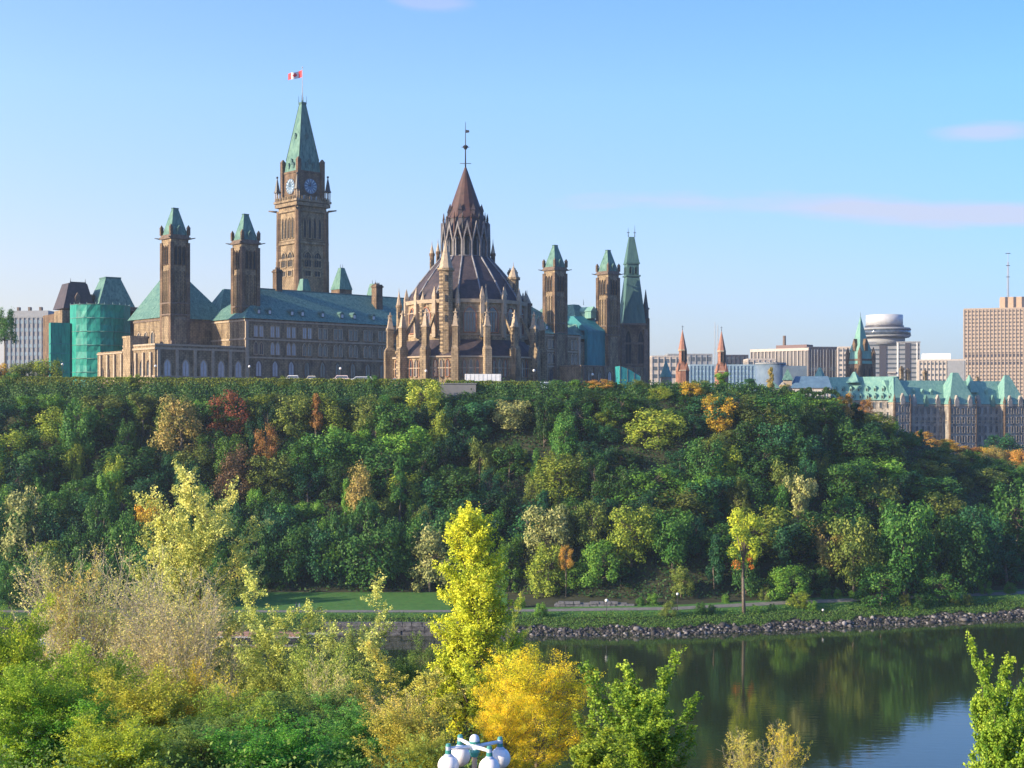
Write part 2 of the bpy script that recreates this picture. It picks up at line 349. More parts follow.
t3 = vent_tower('ventilation tower with green cap just right of the round library roof', 555, 516, 245)
t4 = vent_tower('ventilation tower with green cap beside the steep-roofed tower at the right', 608, 533, 250)

CB = thing('government_block', 'long sandstone government block with green copper roof and arched windows running behind the library', 'building', (XX(245, 425), 425, GZ), TH)
ZE = ZZ(318, 425) - GZ; ZR = 32.8; LB = 143.0; WB_ = 25.0
MB().box(0, LB, 0, WB_, -3, ZE).build('wall', STONE, CB)
tr = MB()
for z_ in (10.4, 16.0, ZE - .9): tr.box(-.25, LB + .25, -.28, WB_ + .25, z_, z_ + .5)
for x in (.5, 60, 118, LB - .5): tr.box(x - .5, x + .5, -.45, .01, 0, ZE - .9)
tr.build('string_course', TRIM, CB)
rf = MB().frus(-.6, LB + .6, -.6, WB_ + .6, ZE, ZR, 12.5, 13, 12.4, 12.4).build('roof', COPPER, CB)
MB().box(12, LB - 12.5, 12.2, 12.9, ZR - .1, ZR + .45).build('ridge', COPPER_D, rf)
bays = [4.7 + 5.88 * k for k in range(9)] + [4.7 + 5.88 * k for k in range(18, 24)]
for i, x in enumerate(bays):
    gl = GLASS_P if i < 4 or (i > 8 and i % 2) else GLASS
    for s_ in (-1, 1):
        win(CB, x + s_ * .95, 17.1, 1.25, 3.2, 0, 'F', False, gl, TRIM, 1)
        win(CB, x + s_ * .95, 11.7, 1.25, 3.7, 0, 'F', True, gl if i % 3 else GLASS, TRIM, 1)
    win(CB, x, 5.0, 1.9, 4.7, 0, 'F', True, GLASS_P if i < 3 else GLASS, TRIM_D, 1)
for i, x in enumerate([5.5, 9.4, 17.5, 21.4, 29, 36.5, 41.3, 49, 127, 133, 137]):
    d = MB(); d.box(x - .55, x + .55, 1.0, 3.0, ZE + 1.6, ZE + 2.9); d.frus(x - .75, x + .75, .85, 3.6, ZE + 2.9, ZE + 3.7, .7, .7, .0, 0)
    do = d.build('dormer', COPPER_D, CB)
    MB().box(x - .4, x + .4, .93, .97, ZE + 1.75, ZE + 2.8).build('pane', GLASS_P, do)
def chimney(parent, x, y, z0, z1, w=2.0, mat=STONE_D):
    m = MB(); m.box(x - w/2, x + w/2, y - w/2, y + w/2, z0, z1 - 1); m.box(x - w/2 - .25, x + w/2 + .25, y - w/2 - .25, y + w/2 + .25, z1 - 1, z1 - .5); m.box(x - w/2, x + w/2, y - w/2, y + w/2, z1 - .5, z1)
    for k in (-1, 0, 1): m.cyl(x + k * w * .28, y, z1, z1 + .7, .25, .2, 8)
    return m.build('chimney', mat, parent)
chimney(CB, 19.5, 12.5, 28, 39.5, 2.2); chimney(CB, 55.2, 7.5, 22, 36.5, 2.6); chimney(CB, 109, 9, 24, 38.6, 3.0, REDST); chimney(CB, 121, 12, 28, 36.5, 2)
# steep copper pavilions and turrets standing behind the ridge
def pavilion(parent, x, y, z0, z1, w, d, top=.25, mat=COPPER):
    p = MB().box(x - w/2, x + w/2, y - d/2, y + d/2, z0 - 14, z0).build('pavilion', STONE_D, parent)
    r = MB().frus(x - w/2 - .2, x + w/2 + .2, y - d/2 - .2, y + d/2 + .2, z0, z1, w * (.5 - top/2), w * (.5 - top/2), d * (.5 - top/2), d * (.5 - top/2)).build('roof', mat, p)
    q = MB()
    for sx in (-1, 1):
        q.tube((x + sx * w * top * .4, y, z1), (x + sx * w * top * .4, y, z1 + 1.4), .1, .03, 5)
    q.build('finial', IRON, r); return p
def place_local(px, Y, base=CB):
    p = Vector((XX(px, Y), Y, 0)) - Vector((base.location.x, base.location.y, 0)); c, s = math.cos(TH), math.sin(TH)
    return p.x * c + p.y * s, -p.x * s + p.y * c
x, y = place_local(341.5, 492); pavilion(CB, x, y, ZZ(290, 492) - GZ, ZZ(268, 492) - GZ, 5.2, 5.2, .22)
x, y = place_local(304, 462); pavilion(CB, x, y, ZZ(291, 462) - GZ, ZZ(279, 462) - GZ, 3.0, 3.0, .5)
x, y = place_local(374, 485); pavilion(CB, x, y, ZZ(296, 485) - GZ, ZZ(284, 485) - GZ, 3.4, 3.4, .5)
# left wing hall with its own hip roof
HL = thing('government_hall', 'stone hall with steep green hipped roof standing behind the leftmost ventilation tower', 'building', (XX(160, 428), 428, GZ), TH)
zl = ZZ(318, 430) - GZ
MB().box(0, 35, 0, 17, -3, zl).build('wall', STONE, HL)
MB().box(-.25, 35.2, -.25, 17.2, zl - 1, zl - .4).box(-.2, 35.2, -.22, 17.2, 14, 14.4).build('string_course', TRIM_D, HL)
hr = MB().frus(-.5, 24.5, -.5, 20.5, zl, 38.6, 12.2, 12.2, 11, 2); hr.frus(20, 35.5, -.4, 14, zl, 33.6, 6, 1, 6.8, 6.8); hro = hr.build('roof', COPPER, HL)
MB().tube((12, 10.6, 39), (12, 10.6, 42.5), .12, .04, 5).build('finial', IRON, hro)
win(HL, 20.5, 15, 3.0, 4.4, 0, 'F', False, GLASS_P, TRIM, 2)
for y in (4.5, 9, 13.5): win(HL, y, 14.5, 2.0, 4.2, 0, 'L', True, GLASS, TRIM, 1)
# low arcaded wing in front
LW = thing('arcaded_wing', 'low flat-roofed stone wing with a row of pointed windows above the hedge', 'building', (XX(155, 405), 405, GZ), TH)
hw = ZZ(345, 405) - GZ
m = MB().box(0, 31, 0, 20, -3, hw); m.box(0, 12, 20, 37, -3, hw - 1.0)
m.build('wall', STONE, LW)
m = MB().box(-.3, 31.2, -.3, 20, hw - 1.2, hw - .6).box(-.15, 31.1, -.15, 20.1, hw, hw + .5).box(-.2, 31.1, -.22, 20, 4.2, 4.6).box(-.3, 0, 20, 37, hw - 1.8, hw - 1.4)
for k in range(6): m.box(1.0 + k * 5.9 - .45, 1.0 + k * 5.9 + .45, -.55, .01, -2, hw - 1.2)
for k in range(8): m.box(-.6, .01, 1.6 + k * 4.6, 2.4 + k * 4.6, -2, hw - 2)
m.build('string_course', TRIM, LW)
tb = MB().box(-.9, 5, 13.6, 18.2, -2, hw + 2.6).box(-1.1, 5.2, 13.4, 18.4, hw + 2.6, hw + 3.2); tb.build('stair_turret', STONE_L, LW)
for k in range(5): win(LW, 3.9 + k * 5.9, 4.6, 2.0, 4.7, 0, 'F', True, GLASS_P, TRIM, 1)
for k in range(3): win(LW, 4 + k * 4.2, 4.4, 1.3, 4.6, 0, 'L', True, GLASS, TRIM_D, 0)
for k in range(4): win(LW, 21 + k * 4.2, 3.6, 1.2, 3.8, 0, 'L', True, GLASS, TRIM_D, 0)
MB().box(8, 9, 5, 6, hw, hw + 1.8).box(14, 17, 6, 8, hw, hw + 1.1).build('roof_vent', TRIM_D, LW)
# ------------------------------------------------------------------ clock tower
YP = 500.0
PT = thing('clock_tower', 'tall gothic clock tower with green spire and a flag on top', 'tower', (XX(302.5, YP), YP, GZ), TH)
def hp(py, Y=YP, zb=GZ): return ZZ(py, Y) - zb
w = 6.35
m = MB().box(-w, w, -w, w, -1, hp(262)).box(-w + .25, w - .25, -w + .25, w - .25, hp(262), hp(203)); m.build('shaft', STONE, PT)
b = MB()
for sx in (-1, 1):
    for sy in (-1, 1):
        cx, cy = sx * (w - .5), sy * (w - .5); b.cyl(cx, cy, 0, hp(262), 1.45, 1.3, 8, R(22.5)); b.cyl(cx, cy, hp(262), hp(212), 1.2, 1.1, 8, R(22.5))
b.build('corner_buttress', STONE_D, PT)
c = MB()
for py, e, th in ((262, .3, .8), (246, .35, .9), (243, .15, .4), (214, .3, .6), (208.5, .75, 1.2), (204.5, 1.05, .8)):
    (c if py < 210 else MB()).box(-w - e, w + e, -w - e, w + e, hp(py), hp(py) + th) if py < 210 else MB().box(-w - e, w + e, -w - e, w + e, hp(py), hp(py) + th).build('string_course', STONE, PT)
for k in range(12):
    for s_ in range(4):
        k0 = len(c.v); x = -w + .6 + k * (2 * w - 1.2) / 11; c.box(x - .22, x + .22, -w - 1.0, -w - .6, hp(204.5) + .8, hp(204.5) + 1.9); c.xf(k0, Matrix.Rotation(s_ * math.pi / 2, 4, 'Z'))
c.build('cornice', STONE, PT)
for s in ('F', 'L'):
    for k in range(4): win(PT, -3.15 + k * 2.1, hp(240), 1.15, hp(220) - hp(240), -w + .25, s, True, LEADED, STONE_L, 0)
    for k in range(2): win(PT, -2.1 + k * 4.2, hp(268.5), 2.9, hp(254) - hp(268.5), -w, s, True, LEADED, STONE_L, 2)
    for k in range(2): win(PT, -2.0 + k * 4.0, hp(277.5), 2.3, 1.8, -w, s, False, LEADED, STONE_L, 1)
# clock stage
wc = 5.0
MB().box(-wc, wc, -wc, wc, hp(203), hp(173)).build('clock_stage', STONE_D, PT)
c = MB()
for sx in (-1, 1):
    for sy in (-1, 1): c.box(sx * wc - .7, sx * wc + .7, sy * wc - .7, sy * wc + .7, hp(202.5), hp(163)); c.frus(sx * wc - .8, sx * wc + .8, sy * wc - .8, sy * wc + .8, hp(163), hp(160), .6, .6, .6, .6)
c.box(-wc - .2, wc + .2, -wc - .2, wc + .2, hp(175), hp(173)); c.build('corner_pier', STONE_D, PT)
CLK = mottled('clock_glass', (0.10, 0.16, 0.24), (0.16, 0.24, 0.34), 1.0, 0.3)
def clock(rz):
    k = thing('clock_face', None, None); k.parent = PT; k.rotation_euler = (0, 0, rz)
    def rot(mb): mb.xf(0, Matrix.Translation((0, -wc, hp(188))) @ Matrix.Rotation(R(90), 4, 'X')); return mb
    rot(MB().cyl(0, 0, 0, .12, 2.75, 2.75, 32)).build('dial', CLK, k)
    rg = MB()
    for i in range(32):
        a, b2 = i * math.pi / 16, (i + 1) * math.pi / 16
        rg.tube((2.8 * math.cos(a), 2.8 * math.sin(a), .14), (2.8 * math.cos(b2), 2.8 * math.sin(b2), .14), .13, .13, 6)
    rot(rg).build('rim', TRIM_D, k)
    tk = MB()
    for i in range(12):
        a = i * math.pi / 6; tk.tube((1.3 * math.cos(a), 1.3 * math.sin(a), .17), (2.5 * math.cos(a), 2.5 * math.sin(a), .17), .13, .2, 4)
    rot(tk).build('hour_mark', plain('pale_numerals', (.5, .6, .7)), k)
    hd = MB(); hd.tube((0, 0, .24), (1.1 * math.cos(R(165)), 1.1 * math.sin(R(165)), .24), .15, .1, 4); hd.tube((0, 0, .26), (1.9 * math.cos(R(100)), 1.9 * math.sin(R(100)), .26), .11, .05, 4)
    rot(hd).build('clock_hand', IRON, k)
bpy.data.objects
for rz in (0, R(-90)): clock(rz)
for s in ('F', 'L'):
    for k in (-1, 0, 1): win(PT, k * 2.6, hp(202), 1.1, 1.7, -wc, s, True, GLASS_P, STONE_L, 0)
for sx in (-1, 1):
    for sy in (-1, 1):
        k = thing('corner_pinnacle', None, None); k.parent = PT
        cx, cy = sx * (w + .1), sy * (w + .1); p = MB()
        for a in range(4): p.tube((cx + .75 * math.cos(R(45 + 90 * a)), cy + .75 * math.sin(R(45 + 90 * a)), hp(203.5)), (cx + .75 * math.cos(R(45 + 90 * a)), cy + .75 * math.sin(R(45 + 90 * a)), hp(193)), .2, .2, 5)
        p.cyl(cx, cy, hp(204), hp(202.5), 1.1, 1.1, 8); p.build('column', TRIM, k)
        q = MB().cyl(cx, cy, hp(193), hp(191.5), 1.25, 1.15, 8).cyl(cx, cy, hp(191.5), hp(178.5), 1.0, .15, 8); q.ball((cx, cy, hp(177.5)), .42, 8, 6); q.build('spirelet', IRON, k)
        g = MB().tube((cx, cy, hp(212)), (cx + sx * 2.2, cy + sy * 2.2, hp(211)), .4, .22, 6); g.build('gargoyle', TRIM_D, PT)
sp = MB().frus(-wc + .1, wc - .1, -wc + .1, wc - .1, hp(173), hp(161), .75, .75, .75, .75); z1 = hp(161); ww = wc - .85
sp.frus(-ww, ww, -ww, ww, z1, hp(104), ww - .8, ww - .8, ww - .8, ww - .8)
spo = sp.build('spire', COPPER, PT)
e = MB()
for sx in (-1, 1):
    for sy in (-1, 1):
        e.tube((sx * ww, sy * ww, z1), (sx * .8, sy * .8, hp(104)), .16, .12, 4); e.tube((sx * .95, sy * .95, hp(104.5)), (sx * 1.0, sy * 1.0, hp(96)), .13, .05, 5)
e.box(-1.05, 1.05, -1.05, 1.05, hp(104.5), hp(102.5)); e.tube((0, 0, hp(103)), (0, 0, hp(97)), .2, .1, 6); e.build('spire_rib', COPPER_D, spo)
for s_ in range(4):
    for x, py in ((-1.5, 170), (1.5, 170), (0, 166), (0, 140)):
        t_ = (hp(py) - hp(173)) / (hp(104) - hp(173)); yy = -(wc - .1) + t_ * (wc - 1) * 1.02
        d = MB().box(x - .4, x + .4, yy - .25, yy + 1, hp(py), hp(py) + 1.2).frus(x - .55, x + .55, yy - .35, yy + 1.2, hp(py) + 1.2, hp(py) + 2.1, .5, .5, 0, 0)
        d.xf(0, Matrix.Rotation(s_ * math.pi / 2, 4, 'Z')); d.build('dormer', COPPER_D, PT)
MB().tube((0, 0, hp(104)), (0, 0, hp(67.5)), .16, .09, 6).ball((0, 0, hp(67.3)), .25, 8, 6).build('flagpole', plain('pole_grey', (.45, .45, .47)), PT)
# flag, a waving sheet with real thickness, red bars and red leaf
FL = thing('flag', 'red and white maple leaf flag flying on the clock tower pole', 'flag', (XX(302.5, YP), YP, ZZ(73.5, YP)), 0)
def flagpiece(name, polys, mat, th=.03):
    m = MB()
    def P(u, v, o): # u 0..1 away from the pole (to the left), v 0..1 up
        x = -.2 - 5.0 * u; z = 1.25 * (2 * v - 1) - 1.5 * u + .22 * math.sin(u * 8 + .8) * u
        return (x, .45 * math.sin(u * 7.5) + o, z * (1 - .12 * u))
    for (u0, u1, v0, v1) in polys:
        n = max(1, int((u1 - u0) * 24))
        for i in range(n):
            a, b2 = u0 + (u1 - u0) * i / n, u0 + (u1 - u0) * (i + 1) / n
            q = [P(a, v0, -th), P(b2, v0, -th), P(b2, v1, -th), P(a, v1, -th), P(a, v0, th), P(b2, v0, th), P(b2, v1, th), P(a, v1, th)]
            m.add(q, [(0, 1, 2, 3), (7, 6, 5, 4), (0, 4, 5, 1), (3, 2, 6, 7), (1, 5, 6, 2), (0, 3, 7, 4)])
    return m.build(name, mat, FL)
flagpiece('bar', [(0, .25, 0, 1), (.75, 1, 0, 1)], RED); flagpiece('field', [(.25, .75, 0, 1)], WHITE)
flagpiece('maple_leaf', [(.49, .51, .1, .3), (.42, .58, .3, .42), (.34, .66, .42, .6), (.38, .62, .6, .66), (.44, .56, .66, .84), (.48, .52, .84, .92)], RED, .06)
# ------------------------------------------------------------------ library
YL = 402.0; LX = XX(465.5, YL)
LB_ = thing('round_library', 'round gothic library with purple slate cone roof, lantern and flying buttresses', 'building', (LX, YL, GZ))
def hl(py): return ZZ(py, YL) - GZ
def rl(px): return px * YL / F
NS = 16; ph0 = R(180 / NS) + R(6)
m = MB().cyl(0, 0, -4, hl(360), rl(74), rl(74), NS, ph0); m.build('outer_wall', STONE_L, LB_)
m = MB().cyl(0, 0, hl(360), hl(358.5), rl(76), rl(76), NS, ph0).cyl(0, 0, hl(370.5), hl(369.5), rl(74.8), rl(74.8), NS, ph0).cyl(0, 0, hl(307), hl(303.5), rl(61.5), rl(62.5), NS, ph0).cyl(0, 0, hl(316), hl(315), rl(60.2), rl(60.2), NS, ph0).cyl(0, 0, hl(338), hl(336.8), rl(60.2), rl(60.2), NS, ph0); m.build('string_course', TRIM, LB_)
lr = MB().cyl(0, 0, hl(358.5), hl(342), rl(74.5), rl(59), NS, ph0).build('lower_roof', SLATE, LB_)
MB().cyl(0, 0, hl(345), hl(304), rl(59.3), rl(59.3), NS, ph0).build('drum', STONE_L, LB_)
# concave main roof
prof = [(304, 60), (296, 55), (284, 46.5), (272, 36.5), (258, 24)]
m = MB()
for (a, ra), (b2, rb) in zip(prof[:-1], prof[1:]): m.cyl(0, 0, hl(a), hl(b2), rl(ra), rl(rb), NS, ph0)
mr = m.build('main_roof', SLATE, LB_)
rb_ = MB()
for i in range(NS):
    a = ph0 + 2 * math.pi * i / NS
    for (p0, r0), (p1, r1) in zip(prof[:-1], prof[1:]):
        rb_.tube((rl(r0) * math.cos(a), rl(r0) * math.sin(a), hl(p0) + .1), (rl(r1) * math.cos(a), rl(r1) * math.sin(a), hl(p1) + .1), .28, .26, 5)
rb_.build('roof_rib', LEAD, mr)
MB().cyl(0, 0, hl(259), hl(228), rl(20.5), rl(20), NS, ph0).build('lantern', LEAD, LB_)
gm = MB(); am = math.pi * 2 / NS; rr = rl(24.3)
for i in range(NS):
    a = ph0 + am * (i + .5); hwid = rr * math.tan(am / 2) * .98; k0 = len(gm.v)
    gm.prism([(-hwid, 0), (-hwid + .22, 0), (-hwid + .22, 4.2), (0, 8.6), (hwid - .22, 4.2), (hwid - .22, 0), (hwid, 0), (hwid, 4.6), (0, 10.2), (-hwid, 4.6)], -.25, .25)
    gm.xf(k0, Matrix.Rotation(a + math.pi / 2, 4, 'Z') @ Matrix.Translation((0, -rr * math.cos(am / 2) * -1, 0)) @ Matrix.Translation((0, 0, hl(259))))
gm.build('gable', mottled('pale_gable', (.15, .14, .145), (.27, .25, .25), 1, .8), LB_)
for i in range(NS):
    a = ph0 + am * (i + .5); d_ = Vector((math.cos(a), math.sin(a)))
    if d_.y < .35: win(LB_, 0, 0, 1.3, 6.4, 0, ((rl(20.4) * math.cos(am/2) * d_.x, rl(20.4) * math.cos(am/2) * d_.y, hl(257)), a + math.pi / 2), True, LEADED, LEAD, 0)
cr = MB().cyl(0, 0, hl(236), hl(220), rl(23.3), rl(20), NS, ph0).cyl(0, 0, hl(238), hl(236), rl(22), rl(23.5), NS, ph0); cr.build('crown_roof', SLATE, LB_)
for i in range(NS):
    a = ph0 + am * i; x, y = rl(22.3) * math.cos(a), rl(22.3) * math.sin(a); p = MB().tube((x, y, hl(240)), (x, y, hl(221)), .32, .22, 5).tube((x, y, hl(221)), (x, y, hl(214)), .3, .04, 5); p.build('pinnacle', IRON if i % 2 else SLATE_R, LB_)
m = MB()
for (a, ra), (b2, rb) in zip([(220, 20.5), (210, 16), (200, 12.5)], [(210, 16), (200, 12.5), (167.5, 1.0)]): m.cyl(0, 0, hl(a), hl(b2), rl(ra), rl(rb), NS, ph0)
spo = m.build('spire', SLATE_R, LB_)
for i in range(0, NS, 2):
    a = ph0 + am * (i + .5); x, y = rl(17) * math.cos(a), rl(17) * math.sin(a); MB().box(x - .5, x + .5, y - .5, y + .5, hl(217), hl(212)).frus(x - .65, x + .65, y - .65, y + .65, hl(212), hl(205), .6, .6, .6, .6).build('dormer', SLATE, spo)
v = MB().tube((0, 0, hl(168)), (0, 0, hl(122)), .22, .06, 6)
v.tube((-1.6, 0, hl(163.5)), (1.6, 0, hl(163.5)), .09, .09, 5).tube((0, -1.6, hl(163.5)), (0, 1.6, hl(163.5)), .09, .09, 5)
v.cyl(0, 0, hl(149.5), hl(146.5), .3, .85, 10).cyl(0, 0, hl(146.5), hl(145), .85, .3, 10)
for s_ in (-1, 1): v.tube((0, 0, hl(148)), (s_ * 1.3, 0, hl(147)), .1, .04, 5)
v.prism([(0.1, hl(133)), (1.1, hl(132.4)), (1.1, hl(130.4)), (.1, hl(129.8))], -.05, .05); v.build('weather_vane', IRON, spo)
# buttress piers, flying arms, bay windows
for i in range(NS):
    a = ph0 + am * i; c_, s_ = math.cos(a), math.sin(a)
    def xf(mb): mb.xf(0, Matrix.Rotation(a + math.pi / 2, 4, 'Z')); return mb   # local -y points outwards
    k = thing('flying_buttress', None, None); k.parent = LB_
    ro = rl(78)
    p = MB().box(-.95, .95, -ro - 1.2, -ro + 1.6, -4, hl(352)).frus(-.95, .95, -ro - 1.2, -ro + 1.6, hl(352), hl(349), .2, .2, .5, .3).box(-.75, .75, -ro - .5, -ro + 1.2, hl(349.5), hl(331))
    xf(p).build('pier', STONE if i % 3 else STONE_L, k)
    q = MB().box(-.9, .9, -ro - .65, -ro + 1.35, hl(331), hl(329.6)).frus(-.7, .7, -ro - .45, -ro + 1.15, hl(329.6), hl(314), .62, .62, .72, .72)
    for z_ in (326, 322, 318): q.box(-.55, .55, -ro - .15, -ro + .85, hl(z_), hl(z_) + .25)
    xf(q).build('pinnacle', TRIM, k)
    f = MB(); n_ = 7; P = []
    for j in range(n_ + 1):
        u = j / n_; P.append((-ro + 1.2 + u * (ro - 1.2 - rl(59.5)), hl(339) + u * (hl(314) - hl(339)), .55 + .9 * (2 * u - 1) ** 2))
    for j in range(n_):
        (y0, z0, t0), (y1, z1_, t1_) = P[j], P[j + 1]
        f.add([(-.35, y0, z0 - t0 * 1.5), (.35, y0, z0 - t0 * 1.5), (.35, y0, z0 + .5), (-.35, y0, z0 + .5), (-.35, y1, z1_ - t1_ * 1.5), (.35, y1, z1_ - t1_ * 1.5), (.35, y1, z1_ + .5), (-.35, y1, z1_ + .5)], [(0, 1, 2, 3), (7, 6, 5, 4), (1, 5, 6, 2), (0, 3, 7, 4), (3, 2, 6, 7), (0, 4, 5, 1)])
    xf(f).build('arm', STONE, k)
    g = MB().box(-.55, .55, -rl(60.5) - .5, -rl(60.5) + .6, hl(340), hl(301)).frus(-.6, .6, -rl(60.5) - .55, -rl(60.5) + .65, hl(301), hl(291), .55, .55, .55, .55); xf(g).build('drum_pilaster', TRIM, k)
    a2 = a + am / 2
    if math.sin(a2) < .4:
        ri = rl(59.3) * math.cos(am / 2); wo = win(LB_, 0, 0, 3.2, hl(311) - hl(335), 0, ((ri * math.cos(a2), ri * math.sin(a2), hl(335)), a2 + math.pi / 2), True, GLASS, REDST, 3)
        ro2 = rl(74) * math.cos(am / 2)
        for q_ in (-1, 0, 1):
            off = Vector((-math.sin(a2), math.cos(a2))) * q_ * 1.75
            win(LB_, 0, 0, .9, hl(361.5) - hl(378), 0, ((ro2 * math.cos(a2) + off.x, ro2 * math.sin(a2) + off.y, hl(378)), a2 + math.pi / 2), True, GLASS, REDST if q_ else TRIM, 0)
# stair turret and lesser turrets
def turret(px, Y, pb, pt, ptip, r, mat=STONE_L, nm='stair_turret'):
    x = XX(px, Y) - LX; y = Y - YL; z = lambda p: ZZ(p, Y) - GZ
    t = MB().cyl(x, y, z(pb), z(pt), r, r * .95, 8, R(22)); t.cyl(x, y, z(pt), z(pt) + .7, r * 1.2, r * 1.2, 8, R(22))
    n_ = max(2, int((z(pt) - z(pb)) / 5))
    for i in range(1, n_): zz_ = z(pb) + (z(pt) - z(pb)) * i / n_; t.cyl(x, y, zz_, zz_ + .4, r * 1.06, r * 1.06, 8, R(22))
    o = t.build(nm, mat, LB_)
    q = MB().cyl(x, y, z(pt) + .7, z(ptip), r * 1.0, .1, 8, R(22)); q.tube((x, y, z(ptip) - .2), (x, y, z(ptip) + 1.2), .12, .03, 5); q.build('turret_roof', TRIM, o)
    for i in range(3):
        zz_ = z(pt) - 3 - i * 5.5
        if zz_ > z(pb): MB().box(x - .25, x + .25, y - r - .05, y - r * .7, zz_, zz_ + 1.8).build('slit', IRON, o)
turret(446, 384, 390, 271, 240, 2.05); turret(423, 390, 360, 306, 292, 1.0); turret(399, 398, 352, 308, 292, .8, STONE)
turret(513.5, 397, 342, 280, 266, 1.7); turret(505, 392, 345, 300, 288, 1.0); turret(486, 386, 350, 305, 288, .8); turret(432, 400, 275, 256, 245, .7, STONE_D); turret(438, 402, 272, 254, 243, .6, STONE_D)
turret(493, 402, 275, 256, 243, .7, STONE_D); turret(527, 402, 345, 306, 294, 1.4, STONE_D); turret(458, 384, 345, 306, 290, .7)
chimney(LB_, rl(47), 2, hl(300), hl(270), 2.6, STONE_L)
# ------------------------------------------------------------------ east building with scaffold netting
YE = 458.0
def ZE_(py, Y=YE): return ZZ(py, Y) - GZ
EB = thing('mansard_building', 'brown stone building with steep mansard roofs half hidden by scaffold netting at the far left', 'building', (XX(63, YE), YE, GZ), R(35))
s_ = YE / F
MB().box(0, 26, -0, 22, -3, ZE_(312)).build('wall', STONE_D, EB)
MB().box(-.4, 9, -.4, 8, -3, ZE_(310)).build('corner_block', STONE, EB)
r = MB().frus(0, 10.5, -.5, 11, ZE_(308), ZE_(282), 2.4, 2.0, 2.2, 2.2).build('mansard_roof', SLATE, EB)
q = MB()
for x in (3.2, 8.1): q.tube((x, 2.3, ZE_(282)), (x, 2.3, ZE_(277)), .15, .04, 5)
q.box(3, 8.3, 2.2, 2.5, ZE_(282), ZE_(280.5)); q.build('iron_cresting', IRON, r)
r2 = MB().frus(10.5, 23, -3.5, 9, ZE_(305), ZE_(276), 3.6, 3.8, 3.2, 3.2).build('copper_roof', COPPER, EB)
MB().box(14, 19.3, -.4, 6, ZE_(276), ZE_(274.3)).build('roof_crest', COPPER_D, r2)
MB().box(10, 24, -4, 10, ZE_(309), ZE_(305)).box(24, 31, -1, 12, -2, ZE_(309)).box(29, 36, 3, 12, -2, ZE_(318)).build('attic_storey', STONE_D, EB)
chimney(EB, 33, 7, ZE_(320), ZE_(297), 2, REDST); chimney(EB, 11.2, 4, ZE_(312), ZE_(294), 1.8)
d = MB().box(4, 5.6, -.2, 2, ZE_(303), ZE_(297)).frus(3.8, 5.8, -.4, 3, ZE_(297), ZE_(292), .9, .9, 0, 0).build('dormer', TRIM_D, EB)
for k in range(2):
    for j in range(4): win(EB, 2.2 + k * 4, 4 + j * 5, 1.2, 3.2, -.4, 'F', j % 2 == 0, GLASS, TRIM, 0)
for k in range(3):
    for j in range(4): win(EB, -1 - k * 5 + 14 - 8 + 2, 4 + j * 5, 1.1, 3.2, -.4, 'L', True, GLASS, TRIM, 0)
# scaffold: polygonal netted tower round the turret
SC = thing('netted_scaffold', 'tall scaffold wrapped in bright green netting around the mansard building', 'scaffold', (XX(101, 450), 450, GZ), R(24))
def zs(py): return ZZ(py, 450) - GZ
pts = [(-29, 0), (-25, -7), (-16, -11), (-4, -13), (8, -12.5), (19, -9), (27, -3), (28, 6)]
pts = [(x * .33, y * .62) for x, y in pts]
nb = MB(); rng = random.Random(3)
cols = []
for a, b2 in zip(pts[:-1], pts[1:]):
    n = 3
    for i in range(n): cols.append((a[0] + (b2[0] - a[0]) * i / n, a[1] + (b2[1] - a[1]) * i / n))
cols.append(pts[-1]); rows = 15; zt = zs(306)
vv = []
for j in range(rows):
    for i, (x, y) in enumerate(cols):
        o = rng.uniform(-.16, .16) + (.12 if j % 2 else -.12); vv.append((x * (1 + o * .02), y + o, -2 + (zt + 2) * j / (rows - 1) + rng.uniform(-.08, .08)))
nc = len(cols)
nb.add(vv, [(j * nc + i, j * nc + i + 1, (j + 1) * nc + i + 1, (j + 1) * nc + i) for j in range(rows - 1) for i in range(nc - 1)])
nb.build('netting', NET, SC)
pl = MB()
for i, (x, y) in enumerate(cols):
    if i % 2 == 0: pl.tube((x * .985, y + .25, -2), (x * .985, y + .25, zt + .7), .09, .09, 5)
for j in range(0, rows, 2):
    z = -2 + (zt + 2) * j / (rows - 1)
    for a, b2 in zip(pts[:-1], pts[1:]): pl.tube((a[0], a[1] - .28, z), (b2[0], b2[1] - .28, z), .07, .07, 4)
pl.build('scaffold_pole', plain('galvanised', (.16, .26, .24)), SC)
MB().add([(x, y + .1, zt) for x, y in pts], [tuple(range(len(pts)))]).build('top_deck', NET, SC)
nb2 = MB().box(-15.6, -9.6, -1.5, 4, -2, zs(324)); nb2.build('side_netting', NET, SC)
for j in range(6): MB().box(-15.75, -9.5, -1.6, 4.1, j * 3 + .5, j * 3 + .75).build('scaffold_board', NET_T, SC)
# ------------------------------------------------------------------ right wing with teal netting, low service range
RW = thing('netted_wing', 'green-roofed stone wing draped in dark teal netting between two ventilation towers', 'building', (XX(576, 530), 530, GZ), TH)
def zr(py, Y=530.): return ZZ(py, Y) - GZ
MB().box(-5, 14, -6, 26, -3, zr(343)).build('wall', STONE, RW)
MB().frus(-5, 16, -6.5, 34, zr(340), zr(303), 9, 9, 12, 12).build('roof', COPPER, RW)
MB().box(-1.5, 13.5, -7.6, -6, -2, zr(331)).build('netting', NET_T, RW)
nn = MB()
for k in range(6): nn.box(-1.6, 13.6, -7.75, -7.55, zr(364 - k * 6), zr(363.3 - k * 6))
nn.frus(-1.5, 13.5, -7.6, 6, zr(331), zr(316), .6, 4.2, 8.2, 0); nn.build('net_sheet', NET_T, RW)
MB().tube((10, 6, zr(303)), (10, 6, zr(297)), .12, .04, 5).build('finial', IRON, RW)
